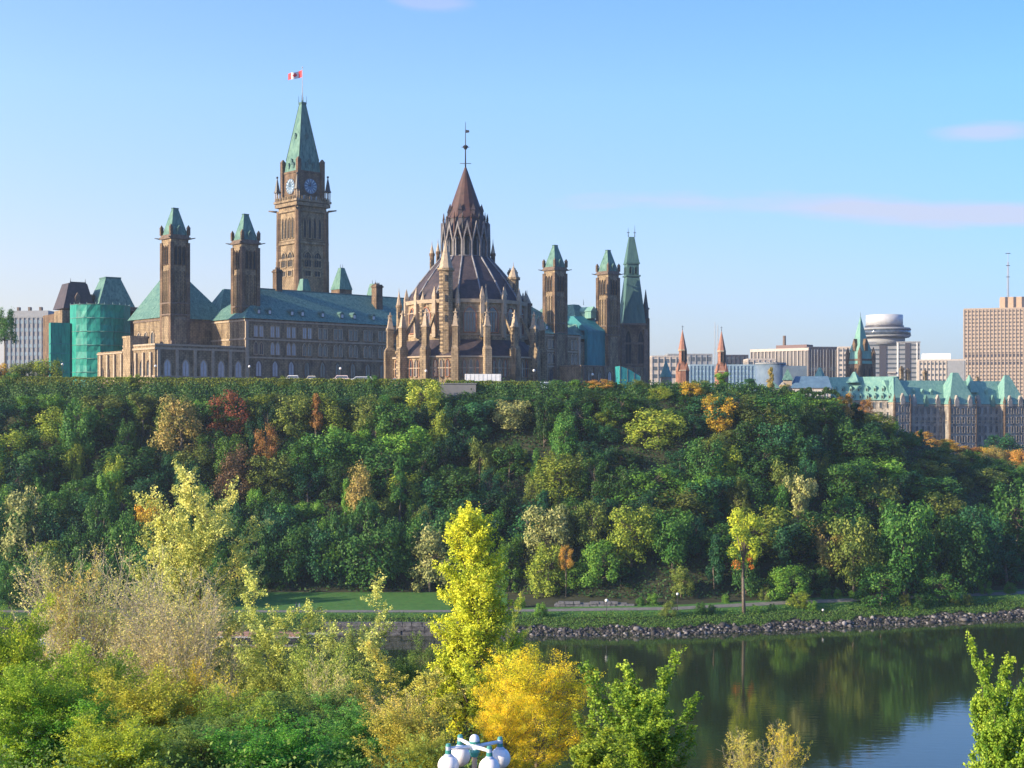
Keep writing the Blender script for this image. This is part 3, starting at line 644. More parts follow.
MB().box(5, 8.2, -3, 4, zr(318), zr(311)).frus(4.7, 8.5, -3.3, 4.2, zr(311), zr(306), 1.8, 1.8, .3, .3).build('dormer', COPPER_B, RW)
LR = thing('service_range', 'low stone range with small windows at the foot of the netted wing', 'building', (XX(581, 505), 505, GZ), TH)
MB().box(0, 34, 0, 12, -3, ZZ(365, 505) - GZ).build('wall', STONE, LR)
m = MB().box(-.2, 34.2, -.25, 12, ZZ(366.5, 505) - GZ, ZZ(365.5, 505) - GZ)
for k in range(7): m.box(1 + k * 5.3, 1.9 + k * 5.3, -.5, .01, -2, ZZ(366.5, 505) - GZ)
m.build('string_course', TRIM_D, LR)
for k in range(6): win(LR, 4.1 + k * 5.3, 5.3, 1.6, 3.6, 0, 'F', True, GLASS_P if k in (2, 3) else GLASS, TRIM_D, 1)
# tarp shed
TS = thing('tarpaulin_shed', 'turquoise tarpaulin shed with sloping roof at the foot of the steep-roofed tower', 'shed', (XX(620, 478), 478, GZ + 1.5), R(12))
MB().prism([(0, 0), (0, 8.2), (3, 7.2), (7.4, 4.6), (7.4, 0)], 0, 6).build('tarpaulin', mottled('turquoise_tarp', (.02, .19, .21), (.04, .30, .31), .8, .5, bump=.2), TS)
m = MB()
for x in (-.05, 2.6, 5, 7.3): m.box(x, x + .15, -.12, 0.01, 0, 8.3 - max(0, x - 1) * .62)
m.build('frame', TRIM_D, TS)
# ------------------------------------------------------------------ steep-roofed west tower
YW = 545.0
WT = thing('steep_roofed_tower', 'stone tower with very tall tapering green roof and a slim pinnacle at its right', 'tower', (XX(631.5, YW), YW, GZ), R(10))
def zw(py): return ZZ(py, YW) - GZ
sw = YW / F
hx = 11.4 * sw
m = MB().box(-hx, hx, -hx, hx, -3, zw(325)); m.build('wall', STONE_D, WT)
c = MB()
for sx in (-1, 1):
    for sy in (-1, 1): c.box(sx * hx - .8, sx * hx + .8, sy * hx - .8, sy * hx + .8, -2, zw(330))
for py in (326, 345, 366): c.box(-hx - .4, hx + .4, -hx - .4, hx + .4, zw(py), zw(py) + .8)
c.build('buttress', TRIM_D, WT)
for k in (-1, 1): win(WT, k * 2.5, zw(364), 2.2, zw(331) - zw(364), -hx, 'F', True, LEADED, TRIM_D, 1)
for k in (-1, 0, 1): win(WT, k * 3, zw(380), 1.5, 3.4, -hx, 'F', True, GLASS, TRIM_D, 0)
for k in (-1, 1): win(WT, k * 2.2, zw(360), 1.4, 8, -hx, 'L', True, LEADED, TRIM_D, 0)
r = MB().frus(-hx - .1, hx + .1, -hx - .1, hx + .1, zw(324), zw(277), 2.2, 2.0, 2.1, 2.1)
r.frus(-hx + 1.6, hx - 1.5, -hx + 1.6, hx - 1.6, zw(277), zw(275.5), 0, 0, 0, 0)
ro = r.build('lower_roof', COPPER_D, WT); hx2 = hx - 2.1
MB().box(-hx2, hx2, -hx2, hx2, zw(275.5), zw(264)).build('lantern_stage', COPPER_D, WT)
MB().box(-hx2 - .35, hx2 + .35, -hx2 - .35, hx2 + .35, zw(264.5), zw(263)).build('cornice', COPPER_D, WT)
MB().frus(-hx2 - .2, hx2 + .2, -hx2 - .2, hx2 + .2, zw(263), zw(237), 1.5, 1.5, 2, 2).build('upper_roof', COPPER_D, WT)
for k in (-1, 1):
    win(WT, k * 1.1, zw(274.5), .9, 2.9, -hx2, 'F', True, LEADED, COPPER_D, 0); win(WT, k * 1.1, zw(274.5), .9, 2.9, -hx2, 'L', True, LEADED, COPPER_D, 0)
    MB().tube((k * 1.3, 0, zw(237)), (k * 1.3, 0, zw(225 if k > 0 else 228)), .16, .04, 5).box(k * 1.3 - .5, k * 1.3 + .5, -.08, .08, zw(233), zw(232.4)).build('finial', IRON, WT)
for k in (-1, 1): MB().box(k * 1.9 - .5, k * 1.9 + .5, -hx + .35, -hx + 2.2, zw(314), zw(309)).frus(k * 1.9 - .65, k * 1.9 + .65, -hx + .3, -hx + 2.4, zw(309), zw(305), .6, .6, 0, 0).build('dormer', COPPER_D, WT)
k = thing('side_turret', None, None); k.parent = WT
MB().cyl(hx + 1.6, 1.2, -3, zw(318), 1.7, 1.6, 8).build('shaft', STONE_D, k); MB().cyl(hx + 1.6, 1.2, zw(318), zw(309), 1.25, 1.2, 8).cyl(hx + 1.6, 1.2, zw(309), zw(307.5), 1.6, 1.5, 8).cyl(hx + 1.6, 1.2, zw(307.5), zw(289), 1.1, .08, 8).build('spirelet', IRON, k)
# ------------------------------------------------------------------ twin brick spires and small copper cone
def brick_spire(px, Y, top, label):
    z0 = ZZ(395, Y); t = thing('brick_spire', label, 'tower', (XX(px, Y), Y, z0), R(20), 'twin orange brick spires')
    s = Y / F; z = lambda p: ZZ(p, Y) - z0; o = top
    MB().cyl(0, 0, -10, z(o + 41), 7.5 * s, 7.0 * s, 8).cyl(0, 0, z(o + 41), z(o + 33), 6.6 * s, 4.0 * s, 8).cyl(0, 0, z(o + 33), z(o + 20), 3.9 * s, 3.7 * s, 8).build('shaft', BRICK, t)
    MB().cyl(0, 0, z(o + 41), z(o + 40), 7.6 * s, 7.2 * s, 8).cyl(0, 0, z(o + 21), z(o + 19.5), 4.6 * s, 4.6 * s, 8).build('band', TRIM, t)
    for a in range(4): 
        an = R(a * 90 + 22); MB().frus(-.9, .9, -.9, .9, z(o + 41), z(o + 32), .85, .85, .85, .85).build('pinnacle', BRICK, t, (5.6 * s * math.cos(an), 5.6 * s * math.sin(an), 0))
    MB().cyl(0, 0, z(o + 19.5), z(o), 4.4 * s, .1, 8).build('spire', mottled('brown_spire', (.28, .13, .09), (.36, .18, .13), 1, .8), t)
    MB().tube((0, 0, z(o)), (0, 0, z(o - 5)), .14, .05, 5).box(-.5, .5, -.06, .06, z(o - 3.4), z(o - 3)).build('finial', IRON, t)
    for a in range(3): win(t, 0, 0, .9, 4.6, 0, ((3.9 * s * math.cos(R(-112.5 + 45 * a)) * .93, 3.9 * s * math.sin(R(-112.5 + 45 * a)) * .93, z(o + 31)), R(-22.5 + 45 * a)), True, LEADED, TRIM_D, 0)
brick_spire(682.5, 590, 330, 'left one of two slim orange brick spires on the skyline'); brick_spire(721.5, 610, 331, 'right one of two slim orange brick spires on the skyline')
CC = thing('copper_turret', 'small stone turret with green conical roof left of the brick spires', 'turret', (XX(666, 560), 560, ZZ(400, 560)))
MB().cyl(0, 0, 0, ZZ(377, 560) - ZZ(400, 560), 2.2, 2.1, 10).build('shaft', TRIM, CC); MB().cyl(0, 0, ZZ(377, 560) - ZZ(400, 560), ZZ(360, 560) - ZZ(400, 560), 2.5, .1, 10).build('roof', COPPER_B, CC)
# ------------------------------------------------------------------ the city
def office(name, label, px0, px1, top, Y, wall, floors=None, bayn=None, glass=BLUEG, rz=0, depth=24, base=None, piers=True, bandh=.5, cat='office building', extra=None, stripes=None):
    x0, x1 = XX(px0, Y), XX(px1, Y); zb = 30.0; w = (x1 - x0) / math.cos(rz) if rz else x1 - x0
    t = thing(name, label, cat, (x0, Y, zb), rz); H = ZZ(top, Y) - zb
    MB().box(0, w, 0, depth, -8, H).build('wall', wall, t)
    MB().box(-.3, w + .3, -.3, depth + .3, H, H + .9).build('parapet', wall, t)
    if floors:
        fh = (H - (ZZ(base, Y) - zb)) / floors if base else H / floors; z0 = H - fh * floors
        for k in range(floors):
            MB().box(.5, w - .5, -.12, .02, z0 + k * fh + fh * (1 - bandh) * .5, z0 + k * fh + fh * (1 + bandh) * .5).box(-.12, .02, .5, depth - .5, z0 + k * fh + fh * (1 - bandh) * .5, z0 + k * fh + fh * (1 + bandh) * .5).build('window_band', glass, t)
    if bayn:
        m = MB()
        for k in range(bayn + 1):
            x = k * w / bayn; m.box(x - .28, x + .28, -.45, .01, -8, H)
        nb_ = max(2, int(bayn * depth / w))
        for k in range(nb_ + 1):
            y = k * depth / nb_; m.box(-.45, .01, y - .28, y + .28, -8, H)
        m.build('pier', wall, t)
    return t, w, H
o, w_, H = office('office_block', 'pale blue grey office block at the left edge behind the trees', 6, 52, 318, 720, GREYC, 6, 10, BLUEG, R(-6), 20, 366, bandh=.45)
MB().box(2, w_ - 3, 4, 16, H, H + 4).build('plant_room', GREYC, o)
for k in range(3): MB().box(3 + k * 6, 4.2 + k * 6, 6, 8, H + 4, H + 6).build('vent', TRIM_D, o)
office('low_office', 'cream low office block just right of the steep-roofed tower', 652, 688, 357, 900, CREAM, 3, 6, GLASS, 0, 20, 380)
o, w_, H = office('low_office', 'grey low office block behind the brick spires', 668, 712, 355, 980, GREYC, 3, 8, GLASS, 0, 20, 380)
office('glass_hall', 'wide blue glass hall with curved roof behind the brick spires', 690, 762, 366, 820, mottled('blue_panel', (.20, .30, .38), (.30, .40, .48), .2, .35), 4, 20, BLUEG, 0, 30, 386, cat='building')
office('dark_office', 'small dark brown office block right of the brick spires', 726, 748, 356, 1000, DARKF, 3, 5, GLASS, 0, 20, 372)
office('long_low_building', 'long pale low building with white roof below the dark office block', 738, 800, 371, 850, WHITE, 3, 14, BLUEG, 0, 30, 388, cat='building')
office('cream_block', 'plain cream block between the spires and the dark office block', 748, 775, 360, 900, CREAM, 2, 5, GLASS, 0, 16, 374, cat='building')
g_ = thing('curved_glass_building', 'blue glass building with rounded corner in front of the dark office block', 'building', (XX(776, 700), 700, 34))
zc_ = ZZ(364, 700) - 34
MB().cyl(-2, 4, 0, zc_, 7.5, 7.5, 28, smooth=True).box(0, 15, -2, 11, 0, zc_ - 1).build('glass_wall', mottled('smoky_glass', (.10, .14, .19), (.17, .22, .27), .2, .25), g_)
for k in range(5): MB().cyl(-2, 4, 2 + k * 4, 2.5 + k * 4, 7.65, 7.65, 28).build('floor_band', GREYC, g_)
MB().cyl(-2, 4, zc_, zc_ + .7, 7.8, 7.8, 28).build('parapet', GREYC, g_)
# dark office block with white fins
o, w_, H = office('fin_office', 'long dark office block with pale vertical fins on the skyline', 809, 838, 348, 900, DARKF, 1, 3, GLASS, R(8), 20, 390, bandh=.1)
for k in range(9): MB().box(1.6 + k * 2, 1.8 + k * 2, -.3, .01, 2, H - 1).build('fin', GREYC, o)
o2 = thing('long_wing', None, None); o2.parent = o; o2.rotation_euler = (0, 0, R(-8) + R(-38))
L2 = 42.0
MB().box(-L2, 0, .3, 20, -8, H - .2).build('wall', DARKF, o2)
m = MB()
for k in range(17): m.box(-L2 + k * L2 / 16 - .22, -L2 + k * L2 / 16 + .22, -.35, .31, -2, H - 1.6)
m.box(-L2 - .2, .2, -.4, .3, H - 1.6, H + .2); m.build('fins', CREAM, o2)
MB().box(-26, -4, 5, 14, H, H + 2.6).build('plant_room', plain('rust_plant', (.13, .07, .07)), o2)
MB().cyl(-22, 9, H + 2, H + 9, 1.1, 1.0, 10).build('flue', TRIM_D, o2)
# blocks around the round restaurant
office('grey_block', 'narrow grey block between the dark office block and the green spire', 838, 856, 348, 880, CREAM, 9, 4, GLASS, R(-12), 18, 392, bandh=.45, cat='building')
o, w_, H = office('hotel_block', 'concrete hotel block carrying a round revolving restaurant', 868, 918, 343, 960, GREYC, 12, 0, GLASS, R(-8), 26, 398, bandh=.35, cat='hotel')
sh = 960 / F
for a, b2, mt in ((11, 18, DARKF), (36, 41, DARKF), (28, 29.5, WHITE), (47, 48, WHITE)): MB().box(a * sh, b2 * sh, -.5, .01, 2, H).build('facade_strip', mt, o)
for k in range(12): MB().box(19 * sh, 27 * sh, -1.3, -.1, 3 + k * 3.5, 4.1 + k * 3.5).build('balcony', CREAM, o)
rt = thing('revolving_restaurant', None, None); rt.parent = o; rt.location = (18 * sh, 12, 0); hz_ = lambda p: ZZ(p, 972) - 30; q_ = 972 / F
MB().cyl(0, 0, H - 1, hz_(338), 20 * q_, 20 * q_, 40, smooth=True).build('core', GREYC, rt)
MB().cyl(0, 0, hz_(338), hz_(336), 24 * q_, 26 * q_, 48, smooth=True).cyl(0, 0, hz_(330.5), hz_(328.5), 26 * q_, 25 * q_, 48, smooth=True).build('ring_deck', GREYC, rt)
MB().cyl(0, 0, hz_(336), hz_(330.5), 25.5 * q_, 25.5 * q_, 48, smooth=True).build('window_ring', GLASS, rt)
MB().cyl(0, 0, hz_(328.5), hz_(326), 19 * q_, 19 * q_, 40, smooth=True).build('neck', DARKF, rt)
MB().cyl(0, 0, hz_(326), hz_(315.5), 18 * q_, 18 * q_, 40, smooth=True).build('drum', plain('pale_metal', (.46, .47, .50), .5), rt)
o, w_, H = office('white_block', 'pale block with stepped top between the hotel and the beige tower', 919, 962, 361, 820, CREAM, 7, 12, GLASS, R(-14), 22, 400, bandh=.4, cat='building')
MB().box(2, w_ - 8, 4, 14, H, H + 4.5).build('upper_storey', WHITE, o); MB().box(w_ - 10, w_ - .5, -.8, 10, H - 12, H).build('grey_bay', GREYC, o)
# beige tower
YB = 900.0
o, w_, H = office('beige_tower', 'big beige concrete tower with a grid of thin vertical fins at the right edge', 964, 1050, 310, YB, BEIGE, 24, 26, plain('bronze_glass', (.13, .11, .10), .3), R(-18), 30, 400, bandh=.42)
MB().box(-.15, w_, -.35, -.13, H - 30, H - 28.6).box(-.15, w_, -.35, -.13, H - 35, H - 33.6).build('dark_floor', DARKF, o)
MB().box(22, w_, 4, 20, H, H + 8).build('penthouse', plain('tan_penthouse', (.46, .32, .22)), o)
for k in range(4): MB().box(25 + k * 5, 26.5 + k * 5, 3.8, 4.01, H, H + 8).build('louvre', DARKF, o)
ant = thing('roof_antenna', 'thin lattice radio mast on top of the beige tower', 'antenna', (XX(1008, YB + 8), YB + 8, ZZ(302, YB)))
m = MB(); Hh = ZZ(250, YB) - ZZ(302, YB); m.tube((0, 0, 0), (0, 0, Hh), .35, .12, 5)
for s1 in (-1, 1):
    m.tube((s1 * .8, 0, 0), (s1 * .3, 0, Hh * .8), .1, .1, 4)
    for k in range(12): z = k * Hh / 15; m.tube((s1 * .75, 0, z), (-s1 * .7, 0, z + 2), .07, .07, 4)
m.build('mast', plain('mast_grey', (.35, .36, .40)), ant); m = MB()
for z, w2 in ((Hh - 1.5, 1.6), (Hh * .72, 1.2), (Hh * .5, 1.2)): m.box(-w2, w2, -.3, .3, z, z + .35)
m.build('crossarm', IRON, ant)
for px, nm, tp in ((715, 'thin lattice mast just left of the right brick spire', 322), (717.8, 'second thin mast just left of the right brick spire', 325)):
    t = thing('radio_mast', nm, 'antenna', (XX(px, 700), 700, ZZ(375, 700))); m = MB(); Hh = ZZ(tp, 700) - ZZ(375, 700)
    for a in range(3): m.tube((.5 * math.cos(a * 2.1), .5 * math.sin(a * 2.1), 0), (.15 * math.cos(a * 2.1), .15 * math.sin(a * 2.1), Hh), .06, .05, 4)
    for j in range(10): m.box(-.4, .4, -.04, .04, j * Hh / 10, j * Hh / 10 + .15)
    m.build('lattice', CREAM, t)
# small copper-roofed pavilion with white walls
gp = thing('gabled_pavilion', 'low pavilion with steep blue green roof and gable right of the conifer', 'building', (XX(792, 520), 520, ZZ(402, 520)), R(-8))
zp = lambda p: ZZ(p, 520) - ZZ(402, 520)
MB().box(0, 14, 0, 10, -2, zp(388)).build('wall', CREAM, gp); MB().frus(-.5, 14.5, -.5, 10.5, zp(388), zp(376), 2, 1, 5.2, 5.2).build('roof', mottled('blue_slate', (.07, .13, .20), (.11, .19, .27), .5, .6), gp)
MB().box(-3, 0, 1, 4, -2, zp(380)).build('turret', TRIM, gp); MB().frus(-3.5, .5, .5, 4.5, zp(380), zp(369), 1.8, 1.8, 1.8, 1.8).build('turret_roof', COPPER, gp)
MB().prism([(-6, zp(390)), (-3.5, zp(382)), (-1, zp(390))], -1, 2).box(-6, -1, -.9, 1.9, -2, zp(390)).build('gable', CREAM, gp)
for k in range(6): win(gp, 2 + k * 2, 1, 1, 3, 0, 'F', False, GLASS, WHITE, 0)
gp2 = thing('tiled_cone_roof', 'tiny green pointed roof beside the gabled pavilion', 'building', (XX(772, 510), 510, ZZ(402, 510)))
MB().box(-2.5, 2.5, -2, 2, -2, 5).build('wall', CREAM, gp2); MB().frus(-2.9, 2.9, -2.4, 2.4, 5, ZZ(381, 510) - ZZ(402, 510), 2.8, 2.8, 2.3, 2.3).build('roof', COPPER, gp2)
# ------------------------------------------------------------------ copper-roofed chateau style building
YC = 560.0
CH = thing('chateau_building', 'large chateau style stone building with bright green roofs and pointed pavilions at the right', 'building', (XX(893, YC), YC, 22), R(17))
zh = lambda p, Y=YC: ZZ(p, Y) - 22
sc_ = YC / F
wl = MB().box(0, 60, 0, 16, -6, zh(404)); wl.build('wall', LIME, CH)
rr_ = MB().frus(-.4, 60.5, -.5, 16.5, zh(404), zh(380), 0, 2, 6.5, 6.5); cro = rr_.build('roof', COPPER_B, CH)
# left lit wing swings back to the left
LWg = thing('left_wing', None, None); LWg.parent = CH; LWg.rotation_euler = (0, 0, R(-47)); 
LL = 33.0
MB().box(-LL, 0, .4, 15, -6, zh(400)).build('wall', LIME, LWg)
lro = MB().frus(-LL - .4, 0.2, -.3, 15.5, zh(400), zh(376), 1.5, .5, 7, 6).build('roof', COPPER_B, LWg)
for j, (zz_, n_) in enumerate(((399, 11), (391.5, 10))):
    for k in range(n_):
        x = -LL + 2.2 + k * (LL - 3.5) / (n_ - 1); t_ = (zh(zz_) - zh(400)) / (zh(376) - zh(400)); y = -.3 + 7.3 * t_
        MB().box(x - .5, x + .5, y - .35, y + 1.4, zh(zz_), zh(zz_) + 1.5).frus(x - .65, x + .65, y - .5, y + 1.8, zh(zz_) + 1.5, zh(zz_) + 2.4, .6, .6, 0, 0).build('dormer', COPPER_B, LWg)
        MB().box(x - .3, x + .3, y - .42, y - .36, zh(zz_) + .3, zh(zz_) + 1.3).build('dormer_window', LEADED, LWg)
for j in range(3):
    for k in range(11): win(LWg, -LL + 2 + k * 2.9, zh(408 + j * 10), 1.0, 2.3, .4, 'F', False, GLASS, LIME, 0)
for x, top in ((-LL + 1.5, 366), (-17, 371)):
    MB().frus(x - 2.6, x + 2.6, 1.5, 8, zh(382), zh(top), 2.2, 2.2, 2.8, 2.8).build('pointed_roof', COPPER_B, LWg)
# projecting pavilions
def pav(x0, x1, top, eave, y0=-4, mat=COPPER_B, aps=.42):
    p = MB().box(x0, x1, y0, 8, -6, zh(eave)).build('pavilion', LIME, CH); w = x1 - x0
    MB().frus(x0 - .3, x1 + .3, y0 - .3, 8, zh(eave), zh(top), w * aps, w * aps, 5.5, 5.5).build('roof', mat, p); 
    q = MB().box(x0 - .2, x1 + .2, y0 - .25, 8, zh(eave + 2), zh(eave + 1)).box(x0 - .15, x1 + .15, y0 - .2, 8, zh(eave + 17), zh(eave + 16.3)); q.build('band', TRIM, p)
    for sx in (x0 + .2, x1 - .2): MB().cyl(sx, y0 + .2, -6, zh(eave - 1), .55, .55, 8).cyl(sx, y0 + .2, zh(eave - 1), zh(eave - 8), .7, .05, 8).build('turret', STONE_D, p)
    n_ = max(2, int(w / 2.4))
    for j in range(5):
        for k in range(n_): win(CH, x0 + (k + .5) * w / n_, zh(eave + 10 + j * 9.5), 1.0, 2.5, y0, 'F', j == 0, GLASS, LIME, 0)
    for k in range(max(1, n_ // 2)):
        x = x0 + (k + .5) * w / max(1, n_ // 2); MB().prism([(x - 1, zh(eave) - 1), (x - 1, zh(eave) + 1.2), (x, zh(eave) + 3.6), (x + 1, zh(eave) + 1.2), (x + 1, zh(eave) - 1)], y0 - .5, y0 + .8).build('gable', LIME, CH)
pav(-1, 6.5, 377, 402, -2.5); pav(23.5, 36, 372, 404, -4); pav(50, 60, 374, 404, -3)
for x0, x1, tp in ((6.8, 23.3, 382), (36.2, 49.8, 386)):
    n_ = int((x1 - x0) / 2.6)
    for j in range(5):
        for k in range(n_): win(CH, x0 + (k + .5) * (x1 - x0) / n_, zh(414 + j * 9.5), 1.0, 2.6, 0, 'F', j == 1, GLASS, LIME, 0)
    for k in range(n_ // 2):
        x = x0 + (k + .5) * (x1 - x0) / (n_ // 2); MB().prism([(x - 1, zh(404) - 1), (x - 1, zh(404) + 1.2), (x, zh(404) + 3.8), (x + 1, zh(404) + 1.2), (x + 1, zh(404) - 1)], -.6, .8).build('gable', COPPER if k % 2 else LIME, CH)
    for k in range(n_ // 2):
        x = x0 + (k + 1) * (x1 - x0) / (n_ // 2 + 1); MB().box(x - .5, x + .5, 2.0, 4.2, zh(395), zh(391.5)).frus(x - .7, x + .7, 1.8, 4.6, zh(391.5), zh(388.5), .6, .6, 0, 0).build('dormer', COPPER_B, CH)
MB().box(0, 60, -.3, 0.01, zh(406), zh(405)).box(6.8, 50, -.25, .01, zh(421.5), zh(420.8)).build('string_course', TRIM, CH)
for x, z0, z1_ in ((9, 384, 367), (12, 384, 369), (20, 384, 370), (45, 388, 377)): chimney(CH, x, 8, zh(z0 + 6), zh(z1_), 1.3, STONE)
MB().frus(37, 41, 1, 9, zh(392), zh(374), 1.8, 1.8, 3.8, 3.8).build('pointed_roof', COPPER_B, CH)
# its tower
YT = 585.0
CT = thing('chateau_tower', 'stone tower with slim bright green spire above the chateau style building', 'tower', (XX(860.5, YT), YT, 22), R(28))
zt_ = lambda p: ZZ(p, YT) - 22
w = 3.7
MB().box(-w, w, -w, w, -2, zt_(359)).build('shaft', STONE_D, CT)
c = MB()
for sx in (-1, 1):
    for sy in (-1, 1): c.cyl(sx * w, sy * w, -2, zt_(354), .95, .9, 8); c.cyl(sx * w, sy * w, zt_(354), zt_(347), 1.0, .05, 8)
c.build('corner_turret', STONE_D, CT)
MB().frus(-w - .2, w + .2, -w - .2, w + .2, zt_(364), zt_(351), .9, .9, .9, .9).build('skirt_roof', COPPER_B, CT)
MB().frus(-w + .5, w - .5, -w + .5, w - .5, zt_(351), zt_(338), 1.5, 1.5, 1.5, 1.5).frus(-1.75, 1.75, -1.75, 1.75, zt_(338), zt_(316), 1.7, 1.7, 1.7, 1.7).build('spire', COPPER_B, CT)
for s_ in range(4):
    d = MB().box(-.8, .8, -w + .1, -w + 2, zt_(351), zt_(345)).frus(-1, 1, -w, -w + 2.2, zt_(345), zt_(339), .95, .95, 0, 0); d.xf(0, Matrix.Rotation(s_ * math.pi / 2, 4, 'Z')); d.build('dormer', STONE_D, CT)
for k in (-1, 1): win(CT, k * 1.5, zt_(378), 1.1, 4, -w, 'F', True, LEADED, STONE_D, 0); win(CT, k * 1.5, zt_(378), 1.1, 4, -w, 'L', True, LEADED, STONE_D, 0)
MB().tube((0, 0, zt_(316)), (0, 0, zt_(312)), .1, .03, 5).build('finial', IRON, CT)
# ------------------------------------------------------------------ foliage
def leafmat(name, trans=0.35, autumn=(0.35, 0.16, 0.02)):
    m = bpy.data.materials.new(name); m.use_nodes = True; t = m.node_tree; b = t.nodes['Principled BSDF']; out = t.nodes['Material Output']
    oi = N(t, 'ShaderNodeObjectInfo'); at = N(t, 'ShaderNodeAttribute', attribute_name='tint')
    hs = N(t, 'ShaderNodeHueSaturation')
    t.links.new(oi.outputs['Color'], hs.inputs['Color'])
    mr = N(t, 'ShaderNodeMapRange'); mr.inputs[3].default_value = 0.45; mr.inputs[4].default_value = 1.7; t.links.new(at.outputs['Fac'], mr.inputs[0]); t.links.new(mr.outputs[0], hs.inputs['Value'])
    mh = N(t, 'ShaderNodeMapRange'); mh.inputs[3].default_value = 0.535; mh.inputs[4].default_value = 0.46; t.links.new(at.outputs['Fac'], mh.inputs[0]); t.links.new(mh.outputs[0], hs.inputs['Hue'])
    t.links.new(hs.outputs[0], b.inputs['Base Color']); b.inputs['Roughness'].default_value = 0.55; b.inputs['Specular IOR Level'].default_value = 0.25
    tr = N(t, 'ShaderNodeBsdfTranslucent'); t.links.new(hs.outputs[0], tr.inputs[0]); mx = N(t, 'ShaderNodeMixShader'); mx.inputs[0].default_value = trans
    t.links.new(b.outputs[0], mx.inputs[1]); t.links.new(tr.outputs[0], mx.inputs[2]); t.links.new(mx.outputs[0], out.inputs['Surface'])
    return m
LEAF = leafmat('leaves', 0.32)
def leaves(name, c, n, size, tint, rs, mat=LEAF, asp=0.62):
    k = len(c); n = n / np.maximum(np.linalg.norm(n, axis=1, keepdims=True), 1e-6)
    r = rs.normal(size=(k, 3)); u = np.cross(n, r); u /= np.maximum(np.linalg.norm(u, axis=1, keepdims=True), 1e-6); w = np.cross(n, u)
    s = size[:, None]; fold = n * s * 0.18
    v = np.stack([c - u * s, c + w * s * asp + fold, c + u * s, c - w * s * asp + fold], 1).reshape(-1, 3)
    return np_mesh(name, v, np.arange(4 * k).reshape(-1, 4), mat, tint=np.clip(tint, 0, 1))
def crown_far(seed, H, RX, nl, nleaf, size=0.24, base=.25, shape='round', loose=0.0):
    rs = np.random.RandomState(seed); L = []
    for i in range(nl):
        u = (i + .5) / nl; z = H * (base + (1 - base) * (.12 + .82 * u))
        tt = (z / H - base) / (1 - base)
        if shape == 'round': env = math.sqrt(max(.05, 1 - (2 * tt - .85) ** 2 / 1.5))
        elif shape == 'cone': env = max(.12, 1.05 - tt)
        elif shape == 'vase': env = .45 + .55 * tt if tt < .8 else .8
        else: env = .55 + .3 * math.sin(tt * 7 + seed)
        a = rs.uniform(0, 6.28) + i * 2.4; rad = RX * env * rs.uniform(.3, .92)
        L.append((rad * math.cos(a), rad * math.sin(a), z + rs.uniform(-.5, .5) - rad * .12, RX * rs.uniform(.17, .32) * (.65 + .35 * env), rs.uniform(-.2, .2)))
    L = np.array(L); w = L[:, 3] ** 2; idx = rs.choice(nl, nleaf, p=w / w.sum())
    d = rs.normal(size=(nleaf, 3)); d /= np.linalg.norm(d, axis=1, keepdims=True)
    q = np.round(d * 1.7 + idx[:, None] * .37); jit = (np.sin(q[:, 0] * 12.9 + q[:, 1] * 78.2 + q[:, 2] * 37.7 + idx * 3.1) * .5 + .5)
    rad = L[idx, 3] * (0.62 + .5 * jit + rs.normal(0, .16 + loose, nleaf))
    c = L[idx, :3] + d * rad[:, None] * np.array([1, 1, 1.05]); c[:, 2] -= .12 * np.hypot(c[:, 0] - L[idx, 0], c[:, 1] - L[idx, 1])
    nrm = d * .8 + c * [1, 1, 0] / RX * .5 + rs.normal(0, .5, (nleaf, 3)); nrm[:, 2] += .25
    tint = .48 + L[idx, 4] + (jit - .5) * .3 + rs.normal(0, .11, nleaf)
    cr = leaves('crown', c, nrm, size * rs.uniform(.6, 1.3, nleaf), tint, rs)
    m = MB(); top = Vector((rs.uniform(-.3, .3), rs.uniform(-.3, .3), H * .72)); mid = Vector((rs.uniform(-.4, .4), rs.uniform(-.4, .4), H * .35)); r0 = .012 * H + .1
    m.tube((0, 0, -1.0), mid, r0 * 1.2, r0 * .8, 7); m.tube(mid, top, r0 * .8, r0 * .3, 6)
    for i in range(nl):
        p = Vector(L[i, :3]); f = rs.uniform(.25, .8); o = mid.lerp(top, f) if p.z > mid.z else Vector((0, 0, p.z * .6)); m.tube(o, p, r0 * .4, r0 * .1, 5)
    return cr, m
def set_tree(name, label, cat, loc, crown, trunk, color, group=None, sc=1.0, rz=0.0, scz=None, cname='crown'):
    t = thing(name, label, cat, loc, rz, group); t.scale = (sc, sc, scz or sc)
    c = mk(cname, crown, t); c.color = (*color, 1)
    if trunk: mk('trunk', trunk, t)
    return t
FAR = []
for i, (H, RX, nl, nf, base, shp, lo) in enumerate([(10, 4.6, 20, 3600, .12, 'round', 0), (10, 4.2, 17, 3200, .15, 'round', .05), (10, 3.6, 15, 2800, .1, 'col', .03), (10, 5.0, 22, 4000, .2, 'vase', 0),
        (10, 3.4, 14, 2600, .08, 'cone', .04), (10, 4.8, 15, 2600, .15, 'round', .12), (10, 4.4, 24, 3600, .1, 'round', .02), (10, 3.9, 13, 2000, .25, 'vase', .1)]):
    c, m = crown_far(100 + i, H, RX, int(nl * 2.2), int(nf * 1.5), .21, base * .45, shp, lo); FAR.append((c, m.mesh('trunk', BARK)))
PALE_TRUNK = crown_far(77, 10, 3.4, 9, 1200, .22, .45, 'vase', .05)
THIN = (PALE_TRUNK[0], PALE_TRUNK[1].mesh('trunk', BARK_P))
KIND = ['broad', 'rounded', 'narrow', 'wide-topped', 'pointed', 'loose-leaved', 'dense', 'open-topped']
